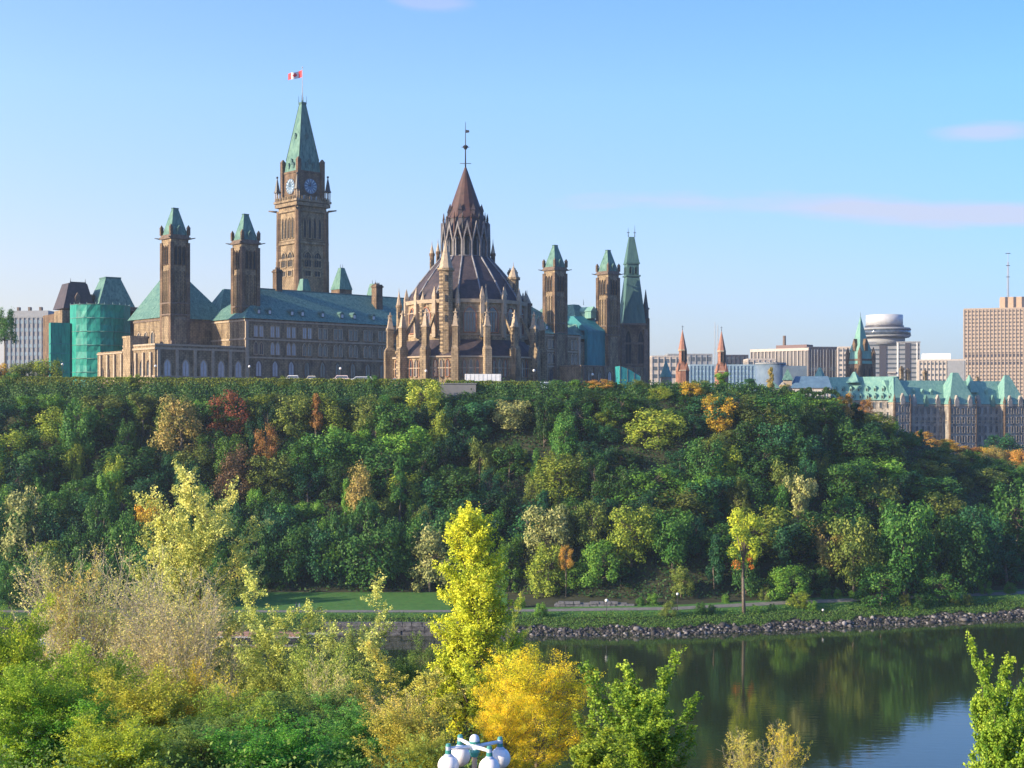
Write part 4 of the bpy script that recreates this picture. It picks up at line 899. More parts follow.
PAL = {'dark green': (.048, .14, .026), 'deep bluish green': (.032, .12, .045), 'mid green': (.072, .20, .032), 'fresh green': (.13, .29, .035), 'olive green': (.17, .23, .04),
       'yellowish green': (.24, .32, .035), 'bright yellow green': (.34, .42, .05), 'golden yellow': (.60, .42, .04), 'orange': (.56, .34, .06), 'reddish brown': (.25, .095, .035), 'dull brown': (.16, .10, .045), 'pale olive': (.36, .38, .13), 'rusty orange': (.34, .18, .045), 'tan': (.40, .33, .09)}
rg = random.Random(11)
def landmark(px):
    for x, n in ((60, 'at far left'), (140, 'below the scaffold'), (240, 'below the arcaded wing'), (310, 'below the clock tower'), (385, 'below the long roof'), (440, 'left below the library'), (530, 'right below the library'),
                 (600, 'below the netted wing'), (655, 'below the steep-roofed tower'), (740, 'below the brick spires'), (830, 'below the dark office'), (900, 'below the chateau tower'), (965, 'below the chateau roofs')):
        if px < x: return n
    return 'near the right edge'
def rowname(t): return ['at the cliff foot', 'on the lower slope', 'halfway up', 'on the upper slope', 'under the cliff top'][min(4, int(t * 5))]
# special trees seen as individuals: (px, top row, width px, Y, colour, kind idx, label)
SP = [(228, 390, 42, 352, 'reddish brown', 6, 'round red-brown tree high on the cliff below the leftmost tower'),
 (180, 397, 56, 347, 'tan', 5, 'orange and olive tree left of the red-brown tree'),
 (232, 446, 44, 336, 'dull brown', 5, 'dull brownish tree just under the red-brown tree'),
 (424, 379, 46, 357, 'bright yellow green', 0, 'bright yellow-green tree reaching the hedge left of the library'),
 (512, 399, 52, 353, 'pale olive', 3, 'olive yellow broad tree below the library'),
 (656, 409, 64, 346, 'bright yellow green', 0, 'big light green tree on the upper slope below the steep-roofed tower'),
 (718, 396, 38, 351, 'golden yellow', 7, 'yellow tree hanging on the upper slope below the brick spires'),
 (295, 393, 44, 352, 'olive green', 1, 'olive tree with orange tips right of the red-brown tree'),
 (316, 392, 22, 350, 'rusty orange', 4, 'small rusty orange tree high on the cliff below the clock tower'),
 (265, 425, 30, 343, 'rusty orange', 5, 'small orange-brown tree lower right of the red-brown tree'),
 (358, 464, 34, 328, 'tan', 7, 'thin tan tree with bare trunk halfway up the cliff'),
 (20, 488, 58, 322, 'pale olive', 6, 'pale olive tree at the left edge on the lower slope'),
 (152, 498, 40, 320, 'golden yellow', 1, 'small golden tree left of the tall yellow-green poplar'),
 (110, 470, 30, 322, 'fresh green', 2, 'slim fresh green tree in the dark wood at left'),
 (80, 400, 40, 345, 'mid green', 1, 'rounded mid green tree under the netted scaffold'),
 (430, 526, 50, 316, 'pale olive', 1, 'light olive tree just left of the tall yellow poplar top'),
 (400, 455, 30, 330, 'mid green', 4, 'narrow green tree halfway up below the library'),
 (548, 504, 60, 316, 'pale olive', 3, 'grey-olive spreading tree on the lower slope right of the poplar'),
 (592, 500, 44, 318, 'olive green', 5, 'olive tree behind the stone ruin'),
 (550, 543, 46, 310, 'yellowish green', 6, 'green tree with orange top above the rubble bank'),
 (566, 546, 18, 308, 'orange', 5, 'small orange tree above the rubble bank'),
 (632, 504, 60, 312, 'yellowish green', 3, 'light green spreading tree with several trunks above the path'),
 (672, 508, 62, 312, 'mid green', 3, 'mid green spreading tree above the path'),
 (600, 540, 44, 309, 'fresh green', 0, 'fresh green tree leaning over the stone ruin'),
 (800, 474, 38, 322, 'pale olive', 2, 'pale whitish green tree standing tall right of the yellow-green trunk tree'),
 (828, 520, 44, 315, 'tan', 7, 'greyish half-bare tree on the lower slope at right'),
 (788, 565, 46, 306, 'fresh green', 0, 'bright green low tree by the path at right'),
 (800, 592, 26, 300, 'yellowish green', 1, 'small light green bush tree at the water edge'),
 (905, 500, 72, 312, 'mid green', 3, 'large dark willow on the right bank'),
 (855, 516, 62, 311, 'olive green', 3, 'broad olive willow right of the half-bare tree'),
 (880, 564, 52, 305, 'mid green', 0, 'low bushy tree over the rubble at right'),
 (962, 514, 66, 318, 'dark green', 3, 'large dark green tree near the right end of the bank'),
 (940, 572, 44, 309, 'mid green', 6, 'low round green tree near the right end of the rubble'),
 (980, 505, 60, 322, 'deep bluish green', 3, 'bluish green tall tree at the right edge of the bank'),
 (1015, 480, 60, 334, 'dark green', 0, 'dark tree cut by the right edge of the picture'),
 (843, 393, 22, 372, 'orange', 1, 'small orange tree at the corner of the chateau style building'),
 (866, 398, 20, 384, 'rusty orange', 5, 'small rusty tree in front of the chateau style left wing'),
 (932, 440, 26, 400, 'orange', 1, 'orange tree on the right skyline below the chateau walls'),
 (960, 452, 26, 430, 'orange', 0, 'wide orange tree under the chateau walls'),
 (985, 447, 26, 436, 'golden yellow', 6, 'golden tree under the chateau walls'),
 (1010, 450, 26, 432, 'orange', 3, 'orange tree at the right edge under the chateau walls'),
 (972, 468, 40, 412, 'tan', 5, 'tan coloured tree below the orange tree row'),
 (1005, 470, 44, 408, 'olive green', 5, 'olive tree below the orange tree row'),
 (1000, 434, 44, 470, 'deep bluish green', 6, 'dark shrub tree against the chateau walls'),
 (600, 384, 32, 366, 'orange', 5, 'orange bush tree on the cliff edge below the steep-roofed tower'),
 (590, 383, 20, 368, 'rusty orange', 1, 'small rust coloured bush on the cliff edge below the netted wing'),
 (602, 410, 30, 352, 'yellowish green', 5, 'yellowish tree with orange leaves on the upper slope'),
 (660, 386, 26, 362, 'yellowish green', 6, 'small yellow-green tree at the cliff top left of the brick spires'),
 (690, 382, 30, 364, 'golden yellow', 1, 'yellow bush tree at the foot of the left brick spire'),
 (722, 372, 22, 372, 'fresh green', 2, 'upright green tree in front of the right brick spire'),
 (771, 366, 14, 400, 'tan', 4, 'slim brownish tree beside the curved glass building'),
 (750, 378, 30, 385, 'deep bluish green', 4, 'dark conifer in front of the curved glass building'),
 (784, 384, 14, 378, 'tan', 2, 'small yellow brown tree beside the gabled pavilion'),
 (700, 381, 24, 370, 'olive green', 0, 'olive bush tree between the two brick spires'),
 (5, 308, 26, 385, 'mid green', 0, 'tall green tree at the left edge of the hilltop'),
 (22, 361, 40, 376, 'olive green', 1, 'yellowish green tree on the hilltop at far left'),
 (48, 359, 36, 378, 'yellowish green', 0, 'yellow green tree just left of the netted scaffold'),
 (0, 362, 24, 374, 'golden yellow', 6, 'golden bush at the far left of the hilltop')]
for k, (px, top) in enumerate(((924, 441), (944, 449), (972, 447), (998, 446), (1021, 449), (950, 459), (968, 461), (990, 458), (1016, 460))):
    SP.append((px, top, 24, 420 + 3 * (k % 4), ['orange', 'golden yellow', 'rusty orange', 'tan'][k % 4], [0, 6, 1, 5][k % 4], ['orange', 'golden', 'rusty', 'tan'][k % 4] + ' autumn tree under the chateau walls, ' + ['first from the left', 'second from the left', 'right of the small oranges', 'under the middle gable', 'at the picture edge', 'lower row left end', 'lower row beside the left end', 'lower row middle', 'lower row right end'][k]))
used_xy = []
rk = [0]
def world_scale_tree(px, top, wpx, Y, col, kind, label, group=None, name='tree', base=None):
    X = XX(px, Y); z0 = hz(X, Y) if base is None else base; H = max(2.5, ZZ(top, Y) - z0); W = wpx * Y / F
    c, tr = FAR[kind]; rx = [4.6, 4.2, 3.6, 5, 3.4, 4.8, 4.4, 3.9][kind]
    sc = W / (2 * rx * .98); szz = min((H + .2) / 10, sc * 1.25); lift = H + .2 - 10 * szz
    t = thing(name, label, 'tree', (X, Y, z0 - .2), rg.uniform(0, 6.28), group)
    o = mk('crown', c, t, (0, 0, lift), 0, (sc, sc, szz)); o.color = (*col, 1); mk('branches' if lift > .5 else 'trunk', tr, t, (0, 0, lift), 0, (sc, sc, szz))
    if lift > .5: MB().tube((0, 0, -.6), (0, 0, lift + .4), .26 * sc + .08, .22 * sc + .04, 7).build('trunk', BARK, t)
    return t
for (px, top, wpx, Y, col, kd, lab) in SP:
    world_scale_tree(px, top, wpx, Y, PAL[col], kd, lab); used_xy.append((XX(px, Y), Y, wpx * Y / F / 2))
# yellow-green tree with a clear trunk by the path
cc, mm = crown_far(501, 22, 5.2, 16, 3600, .24, .48, 'vase', .03)
TT = set_tree('tree', 'yellow-green tree with a long bare trunk and orange lowest leaves beside the path', 'tree', (XX(744, 294), 294, hz(XX(744, 294), 294)), cc, mm.mesh('trunk', BARK), (.46, .54, .04))
c2_, _ = crown_far(502, 14.5, 4.0, 3, 260, .2, .8, 'vase', .1); oo = mk('autumn_leaves', c2_, TT, (.2, -1.5, -2.5)); oo.color = (.60, .20, .03, 1)
used_xy.append((XX(744, 294), 294, 3))
# the wood on the cliff face
cands = []
rows_ = 9
for j in range(rows_):
    t = (j + .35) / rows_
    for i in range(-30, 36):
        X = i * 7.6 + (3.8 if j % 2 else 0) + rg.uniform(-2, 2); tj = t + rg.uniform(-.04, .04)
        Yf = float(shore(X) + footS(X)); Y = Yf + (float(crestY(X)) - Yf) * tj
        px = 512 + X / Y * F
        if -18 < px < 1045: cands.append((tj, X, Y, px))
names = ['dark green', 'deep bluish green', 'mid green', 'olive green', 'fresh green', 'yellowish green']
cnt = 0
for (t, X, Y, px) in cands:
    if any((X - a) ** 2 + ((Y - b2) * 1.2) ** 2 < (r_ * .55 + 1.2) ** 2 for a, b2, r_ in used_xy): continue
    z0 = hz(X, Y); H = rg.uniform(8.5, 12.5) if t > .12 else rg.uniform(11, 16)
    crest = 391 if px < 560 else 388
    if px > 800: crest = float(np.interp(px, [800, 840, 870, 900, 950, 1030], [392, 396, 406, 422, 450, 470]))
    capd = False
    for q in SP + [(744, 502, 44, 294)]:
        if Y < q[3] + 2 and q[1] > 385 and abs(px - q[0]) < q[2] * .5 + 5 and crest < q[1] + q[2] * .8: crest = q[1] + q[2] * .8; capd = True
    zmax = ZZ(crest + rg.uniform(0, 8), Y); H = min(H, zmax - z0)
    if H < 4.5 and capd: H = rg.uniform(4.5, 6)
    if H < 2.2: continue
    kd = rg.choices(range(8), [4, 4, 2, 3, 2, 3, 4, 1])[0]
    cn = rg.choices(names, [20, 26, 22, 13, 14, 7])[0]; base = PAL[cn]; f = rg.uniform(.5, 1.2)
    c, tr = FAR[kd]; sc = rg.choice([.7, .9, 1.15, 1.3, 1.5, 1.8]) * (1 if H > 6 else .8)
    lab = f"{KIND[kd]} {cn} tree {rowname(t)} {landmark(px)}"
    set_tree('tree', lab, 'tree', (X, Y, z0 - .3), c, tr, tuple(v * f for v in base), 'trees of the wooded cliff', sc, rg.uniform(0, 6.28), H / 10); cnt += 1
print('cliff trees', cnt)
# undergrowth carpet on the slope
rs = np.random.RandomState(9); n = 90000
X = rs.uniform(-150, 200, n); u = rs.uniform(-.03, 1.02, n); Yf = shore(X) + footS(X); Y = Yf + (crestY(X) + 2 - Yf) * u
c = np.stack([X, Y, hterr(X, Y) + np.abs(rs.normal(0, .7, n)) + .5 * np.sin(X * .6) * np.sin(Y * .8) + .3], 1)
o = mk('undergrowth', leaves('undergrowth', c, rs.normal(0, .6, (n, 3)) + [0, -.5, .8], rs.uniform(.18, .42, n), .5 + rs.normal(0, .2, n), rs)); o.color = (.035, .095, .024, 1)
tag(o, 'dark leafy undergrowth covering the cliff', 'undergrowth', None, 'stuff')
# vine wall just below the hedge
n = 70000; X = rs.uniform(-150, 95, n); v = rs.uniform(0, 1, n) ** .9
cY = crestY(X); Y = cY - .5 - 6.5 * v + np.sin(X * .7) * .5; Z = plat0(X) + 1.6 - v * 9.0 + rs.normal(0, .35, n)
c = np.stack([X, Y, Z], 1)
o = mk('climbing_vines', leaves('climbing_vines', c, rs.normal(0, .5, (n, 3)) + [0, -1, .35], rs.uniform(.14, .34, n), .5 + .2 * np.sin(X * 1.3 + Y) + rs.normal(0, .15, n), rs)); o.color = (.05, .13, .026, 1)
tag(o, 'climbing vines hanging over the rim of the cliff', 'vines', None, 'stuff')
def hedge(label, px0, px1, top0, top1, col, Yc=366.5, wd=2.2, bump=.2, seed=1, dens=70):
    rs = np.random.RandomState(seed); x0, x1 = XX(px0, Yc), XX(px1, Yc); n = int((x1 - x0) * dens * 5)
    X = rs.uniform(x0, x1, n); tp = np.interp(X, [x0, x1], [ZZ(top0, Yc), ZZ(top1, Yc)]) + bump * (np.sin(X * 1.1 + seed) + .6 * np.sin(X * 2.9)) 
    a = rs.uniform(0, 1, n); side = a < .5
    Y = np.where(side, Yc - wd / 2, Yc + rs.uniform(-wd / 2, wd / 2, n)); Z = np.where(side, 50 + (tp - 50) * rs.uniform(0, 1, n), tp)
    c = np.stack([X, Y, Z], 1) + rs.normal(0, .13, (n, 3)); nn = np.where(side[:, None], [[0, -1, .2]], [[0, -.2, 1]]) + rs.normal(0, .5, (n, 3))
    z0 = float(hterr(x0, Yc)); c[:, 2] -= 50.0; 
    t = thing('hedge', label, 'hedge', (0, 0, 50.0)); cr = mk('foliage', leaves('foliage', c, nn, rs.uniform(.12, .28, n), .5 + rs.normal(0, .16, n), rs), t); cr.color = (*col, 1)
    m = MB()
    for x in np.arange(x0 + 1, x1, 2.5): m.tube((x, Yc, -2), (x, Yc, 1.6), .08, .05, 4)
    m.build('stems', BARK, t)
hedge('long clipped hedge along the cliff top in front of the government block', -10, 436, 377.5, 380.5, (.17, .22, .03), seed=1, bump=.1)
hedge('clipped hedge along the cliff top in front of the library', 446, 540, 381.5, 382.5, (.15, .20, .03), seed=2, bump=.1)
hedge('uneven hedge on the cliff top right of the library', 556, 668, 386, 387, (.10, .15, .03), seed=3, bump=.6)
hedge('dark uneven hedge on the cliff top below the brick spires', 668, 838, 389, 392, (.05, .11, .03), seed=4, Yc=370, bump=.7)
for px, top, wpx, Y, cn, kd, where in ((286, 376, 16, 366, 'olive green', 5, 'under the clock tower'), (372, 375, 14, 366, 'mid green', 0, 'below the long roof end'), (133, 374, 18, 366, 'yellowish green', 1, 'at the foot of the arcaded wing'), (556, 380, 18, 368, 'mid green', 6, 'right of the library foot'), (640, 381, 22, 366, 'olive green', 5, 'under the steep-roofed tower'), (574, 382, 16, 366, 'fresh green', 0, 'left of the orange cliff-edge bush'), (12, 372, 22, 367, 'mid green', 6, 'at the far left')):
    world_scale_tree(px, top, wpx, Y, PAL[cn], kd, f'small {cn} shrub poking above the hilltop hedge {where}', name='hilltop_shrub')
# cliff wall and platform
MB().box(XX(440, 364), XX(476, 364), 363.2, 365.4, 46, ZZ(384, 364)).box(XX(439, 364), XX(477, 364), 363.0, 365.6, ZZ(384, 364), ZZ(383.2, 364)).build('retaining_wall', plain('old_concrete', (.17, .17, .18), .9))
tag(bpy.data.objects['retaining_wall'], 'grey retaining wall gap in the hedge below the library', 'wall')
# ------------------------------------------------------------------ vehicles and lamps on the hilltop
def vehicle(px, top, wpx, Y, hgt, label, col, nm='parked_van', cat='van', box=False):
    L = wpx * Y / F; z = ZZ(top, Y) - hgt; t = thing(nm, label, cat, (XX(px, Y), Y, z), R(3)); mt = plain('paint', col, .3)
    m = MB()
    if box: m.box(-L/2, L/2, 0, 2.5, .9, hgt)
    else: m.frus(-L/2, L/2, 0, 1.9, .35, hgt * .6, .1, .1, .05, .05); m.frus(-L * .38, L * .42, .08, 1.82, hgt * .6, hgt, L * .12, L * .06, .2, .2)
    bo = m.build('body', mt, t)
    if not box: MB().frus(-L * .34, L * .38, .02, 1.88, hgt * .62, hgt * .9, L * .09, L * .05, .14, .14).build('window', GLASS, t)
    else:
        q = MB(); 
        for k in range(9): q.box(-L/2 + .3 + k * (L - .6) / 8 - .04, -L/2 + .3 + k * (L - .6) / 8 + .04, -.03, .0, 1, hgt - .1)
        q.build('side_rib', GREYC, t)
    for sx in (-.32, .32):
        w = MB(); w.tube((sx * L, -.05, .38), (sx * L, .25, .38), .36, .36, 12, False); w.build('wheel', IRON, t); w = MB(); w.tube((sx * L, 1.65, .38), (sx * L, 1.95, .38), .36, .36, 12, False); w.build('wheel', IRON, t)
vehicle(483, 374, 36, 376, 3.6, 'long white box trailer parked in front of the library', (.75, .76, .78), 'trailer', 'trailer', True)
vehicle(292, 375.3, 15, 400, 1.9, 'white van left of two more below the clock tower', (.75, .74, .72)); vehicle(311, 375.8, 11, 400, 1.7, 'cream van in the middle below the clock tower', (.65, .6, .5)); vehicle(341, 375.3, 17, 398, 2.0, 'white van with pinkish side below the long green roof', (.7, .55, .52))
vehicle(362, 376.5, 24, 396, 1.6, 'white car beside the pinkish van', (.6, .63, .68), 'parked_car', 'car'); vehicle(546, 381.8, 20, 374, 2.0, 'silver car on the cliff edge right of the library', (.6, .65, .72), 'parked_car', 'car'); vehicle(398, 378, 16, 392, 1.6, 'grey car at the left foot of the library', (.3, .33, .38), 'parked_car', 'car')
def lamp_post(px, py, Y, label, g=None, base=None, r=.38):
    z = ZZ(py, Y); X = XX(px, Y); b = (hz(X, Y) if base is None else base); t = thing('street_lamp', label, 'street lamp', (X, Y, b), 0, g); h = z - b
    MB().cyl(0, 0, 0, .5, .16, .12, 8).cyl(0, 0, .5, h - r, .07, .05, 8).build('pole', IRON, t)
    MB().ball((0, 0, h), r, 12, 8).build('lamp_globe', WHITE, t); MB().cyl(0, 0, h - r - .08, h - r + .08, .14, .18, 8).build('collar', IRON, t)
for px, py, Y, n_ in ((62.5, 364.5, 385, 'beside the netted scaffold'), (155.5, 366, 392, 'at the corner of the low arcaded wing'), (249.5, 366.5, 400, 'below the second ventilation tower'), (340.5, 368.5, 400, 'above the pinkish van'), (426, 371, 380, 'left of the white trailer'), (534, 370.5, 378, 'right of the library'), (592.5, 374.5, 400, 'below the netted wing')):
    lamp_post(px, py, Y, 'white globe street lamp on the hilltop ' + n_, 'globe lamps along the hilltop')
lamp_post(606.5, 600.5, 290, 'globe lamp on dark pole beside the riverside path and stone ruin', r=.36); lamp_post(677.5, 594, 294, 'globe lamp beside the riverside path right of the ruin', r=.3); lamp_post(823 + 0, 610, 0 + 296, 'globe lamp low among the bushes by the path at right', r=.25)
# ------------------------------------------------------------------ far bank: walls, ruin, rubble, dock
def blockwall(name, label, px0, px1, Yw, z0, z1, mat_, bl=2.4, rows=3, seed=1, top_jit=0.0, depth=1.2, cat='wall'):
    rr = random.Random(seed); x0, x1 = XX(px0, Yw), XX(px1, Yw); m = MB(); h = (z1 - z0) / rows
    for j in range(rows):
        x = x0 - rr.uniform(0, bl * .6)
        while x < x1:
            w = bl * rr.uniform(.6, 1.25); 
            if not (j == rows - 1 and rr.random() < top_jit): m.frus(x + .04, x + w - .04, -rr.uniform(0, .22), depth, z0 + j * h + .04, z0 + (j + 1) * h - .02, .05, .05, .06, .05)
            x += w
    m.box(x0, x1, .25, depth - .05, z0 - .5, z1 - .3); t = m.build(name, mat_, None, (0, Yw, 0)); tag(t, label, cat); return t
GRYST = mottled('grey_block_stone', (.055, .055, .06), (.16, .155, .16), .8, .9, c2=(.03, .03, .035), scale2=2)
blockwall('stone_quay', 'quay wall of big grey stone blocks at the water left of the poplar', 330, 455, 281.3, -.6, 2.7, GRYST, 2.6, 4, 3)
blockwall('stone_ruin', 'low ruined grey stone wall beside the path lamp', 556, 627, 298, 2.5, 4.6, mottled('ruin_stone', (.09, .09, .10), (.20, .195, .20), 1.2, .9), 1.8, 4, 5, .35)
rs = np.random.RandomState(4); nr = 5200
ico = MB().ball((0, 0, 0), 1, 6, 4); iv = np.array(ico.v); 
tri = []
for f in ico.f: tri += [f] if len(f) == 3 else [(f[0], f[1], f[2]), (f[0], f[2], f[3])]
tri = np.array(tri); V = []; T = []; tn = []
X = rs.uniform(XX(436, 282), 150, nr); s = rs.uniform(-.8, 2.9, nr) + .5 * np.sin(X * .35); Y = shore(X) + s; Z = hterr(X, Y)
for i in range(nr):
    sz = (.10 + .42 * rs.rand() ** 2.5) * (1 if rs.rand() < .96 else 1.7); sc3 = sz * rs.uniform(.6, 1.3, 3) * [1, 1, .7]; a = rs.uniform(0, 6.28); ca, sa = math.cos(a), math.sin(a)
    p = iv * sc3 * rs.uniform(.75, 1.2, (len(iv), 1)); p = np.stack([p[:, 0] * ca - p[:, 1] * sa, p[:, 0] * sa + p[:, 1] * ca, p[:, 2]], 1) + [X[i], Y[i], Z[i] + sz * .25]
    T.append(tri + len(iv) * i); V.append(p); tn.append(np.full(len(tri), rs.rand()))
rkm, rt_, rb2 = newmat('rubble_stone'); at = N(rt_, 'ShaderNodeAttribute', attribute_name='tint'); cr_ = N(rt_, 'ShaderNodeValToRGB'); cr_.color_ramp.elements[0].color = (.015, .014, .016, 1); cr_.color_ramp.elements[1].color = (.26, .24, .24, 1)
e_ = cr_.color_ramp.elements.new(.75); e_.color = (.075, .068, .066, 1); rt_.links.new(at.outputs['Fac'], cr_.inputs[0]); rt_.links.new(cr_.outputs[0], rb2.inputs['Base Color']); rb2.inputs['Roughness'].default_value = .9
tag(mk('rubble', np_mesh('rubble', np.concatenate(V), np.concatenate(T), rkm, tint=np.concatenate(tn))), 'grey rubble stones heaped along the water edge', 'rubble', None, 'stuff')
# grass tufts and bushes on the bank
n = 60000; X = rs.uniform(-120, 150, n); s = 3.0 + np.abs(rs.normal(0, 3.5, n)) + .7 * np.sin(X * .35) + .6 * np.sin(X * 1.3); keep = ((s < 11) | (s > 15)); X = X[keep]; s = s[keep]; Y = shore(X) + s
c = np.stack([X, Y, hterr(X, Y) + rs.uniform(.05, .5, len(X))], 1); o = mk('grass', leaves('grass', c, rs.normal(0, .6, (len(X), 3)) + [0, -1, .3], rs.uniform(.08, .2, len(X)), .5 + rs.normal(0, .2, len(X)), rs)); o.color = (.08, .17, .03, 1)
tag(o, 'rough grass along the riverside path', 'grass', None, 'stuff')
bx = 0
for px in (640, 652, 668, 700, 712, 726, 756, 765, 772, 812, 826, 838, 852, 866, 905, 920, 955, 968, 985, 1010, 455, 500, 520, 540):
    Y = float(shore(XX(px, 290))) + rg.choice([7.5, 8.5, 16.5]); X = XX(px, Y); kd = rg.choice([0, 1, 5, 6]); c, tr = FAR[kd]; s_ = rg.uniform(.22, .42)
    cn = rg.choice(['mid green', 'fresh green', 'olive green', 'dark green']); pos = 'right of the trunk tree' if px > 750 else ('beside the path below the steep-roofed tower' if px > 600 else 'behind the poplar near the rubble')
    set_tree('bush', f"small {cn} {KIND[kd]} bush on the rubble bank {pos}", 'bush', (X, Y, hz(X, Y) - .3), c, tr, PAL[cn], 'bushes along the riverside path', s_, rg.uniform(0, 6), s_ * .9)
# dark shaded wood bottoms: tall trees at the foot beyond the lawn
for k, px in enumerate(range(-8, 470, 22)):
    Y = 318 + rg.uniform(-2, 4); X = XX(px, Y); kd = rg.choice([0, 3, 6, 1]); c, tr = FAR[kd]; cn = rg.choice(['dark green', 'deep bluish green', 'deep bluish green', 'mid green'])
    set_tree('tree', f"tall {KIND[kd]} {cn} tree at the back of the lawn {landmark(px)}", 'tree', (X, Y, hz(X, Y)), c, tr, PAL[cn], 'trees behind the riverside lawn', rg.uniform(1.0, 1.25), rg.uniform(0, 6), rg.uniform(1.3, 1.8))
for k, (px, Yo) in enumerate(((-10, 20), (14, 16), (38, 22), (62, 15), (86, 21), (110, 17), (134, 23), (158, 16), (182, 20), (206, 24), (222, 17))):
    X = XX(px, 300); Y = float(shore(X)) + Yo; kd = [0, 6, 1, 5][k % 4]; c, tr = FAR[kd]; cn = ['dark green', 'mid green', 'deep bluish green', 'olive green', 'fresh green'][k % 5]
    set_tree('tree', f"{KIND[kd]} {cn} tree standing on the lawn {landmark(px)}", 'tree', (X, Y, hz(X, Y)), c, tr, PAL[cn], 'trees on the riverside lawn', .8 + .1 * (k % 3), k * 1.3, .95 + .1 * (k % 4))
# floating dock
DK = thing('floating_dock', 'long low dock with reddish deck floating at the far bank', 'dock', (XX(250, 277), 277, 0), R(-2))
MB().box(-9, 10, -2, 2, .95, 1.25).build('deck', mottled('red_deck', (.34, .16, .12), (.46, .26, .2), 1, .8), DK); MB().box(-9.1, 10.1, -2.1, 2.1, .65, .949).build('edge', plain('dock_edge', (.4, .38, .38)), DK)
for k in range(5): MB().box(-8.5 + k * 4, -6.2 + k * 4, -1.8, 1.8, -.4, .649).build('float', IRON, DK)
MB().box(9.8, 16, .5, 2, .9, 1.1).build('gangway', GREYC, DK)
BT = thing('moored_boat', 'white and blue cabin boat moored at the far bank behind the bare bush', 'boat', (XX(64, 270), 270, 0), R(10))
hb = MB(); hb.frus(-4.5, 4.5, -1.5, 1.5, -.2, 1.2, -.6, -.2, -.3, -.3); hb.build('hull', WHITE, BT); MB().box(-4.6, 4.6, -1.85, -1.78, .55, .95).build('stripe', plain('boat_blue', (.05, .16, .4)), BT)
MB().frus(-3, 2.5, -1.3, 1.3, 1.2, 3.1, .6, .2, .15, .15).build('cabin', WHITE, BT); MB().box(-2.2, 2.1, -1.3, -1.18, 1.9, 2.7).build('window', BLUEG, BT); MB().box(-2.6, 3, -1.5, 1.5, 3.1, 3.25).build('canopy', WHITE, BT)
# walker on the path
def person(px, Y, label, shirt, trousers, s=1.0):
    X = XX(px, Y); t = thing('person', label, 'person', (X, Y, hz(X, Y) + .15), R(80)); t.scale = (s, s, s)
    J = [(0, 0, .95), (0, 0, 1.2), (0, .02, 1.45), (0, .03, 1.56), (0, .04, 1.68), (-.1, 0, .9), (-.1, -.22, .5), (-.1, -.18, .08), (-.1, -.32, .04), (.1, 0, .9), (.1, .18, .52), (.1, .38, .12), (.1, .28, .05), (-.2, .02, 1.42), (-.24, .12, 1.14), (-.23, -.02, .92), (.2, .02, 1.42), (.24, -.1, 1.16), (.23, -.24, .98)]
    E = [(0, 1), (1, 2), (2, 3), (3, 4), (0, 5), (5, 6), (6, 7), (7, 8), (0, 9), (9, 10), (10, 11), (11, 12), (2, 13), (13, 14), (14, 15), (2, 16), (16, 17), (17, 18)]
    rad = [.14, .14, .15, .06, .11, .1, .07, .045, .04, .1, .07, .045, .04, .06, .045, .035, .06, .045, .035]
    me = bpy.data.meshes.new('body'); me.from_pydata(J, E, []); o = mk('body', me, t); me.materials.append(plain('clothes', shirt))
    md = o.modifiers.new('skin', 'SKIN'); 
    for i, r_ in enumerate(rad): me.skin_vertices[0].data[i].radius = (r_, r_)
    me.skin_vertices[0].data[0].use_root = True
    o.modifiers.new('sub', 'SUBSURF').levels = 1; o.modifiers['sub'].render_levels = 1
    MB().ball((0, .04, 1.73), .115, 10, 8, .95, 1, 1.1).build('hair', IRON, t)
    MB().tube((-.1, -.01, .92), (-.1, -.22, .5), .115, .085, 8).tube((-.1, -.22, .5), (-.1, -.18, .1), .085, .06, 8).tube((.1, .0, .92), (.1, .18, .52), .115, .085, 8).tube((.1, .18, .52), (.1, .38, .14), .085, .06, 8).build('trousers', plain('trouser_cloth', trousers), t)
person(299.5, 294, 'person in a pale top walking on the riverside path by the lawn', (.4, .42, .5), (.05, .06, .1)); person(296.5, 294.6, 'person in dark clothes walking on the riverside path beside another', (.08, .08, .12), (.04, .04, .06), .95)
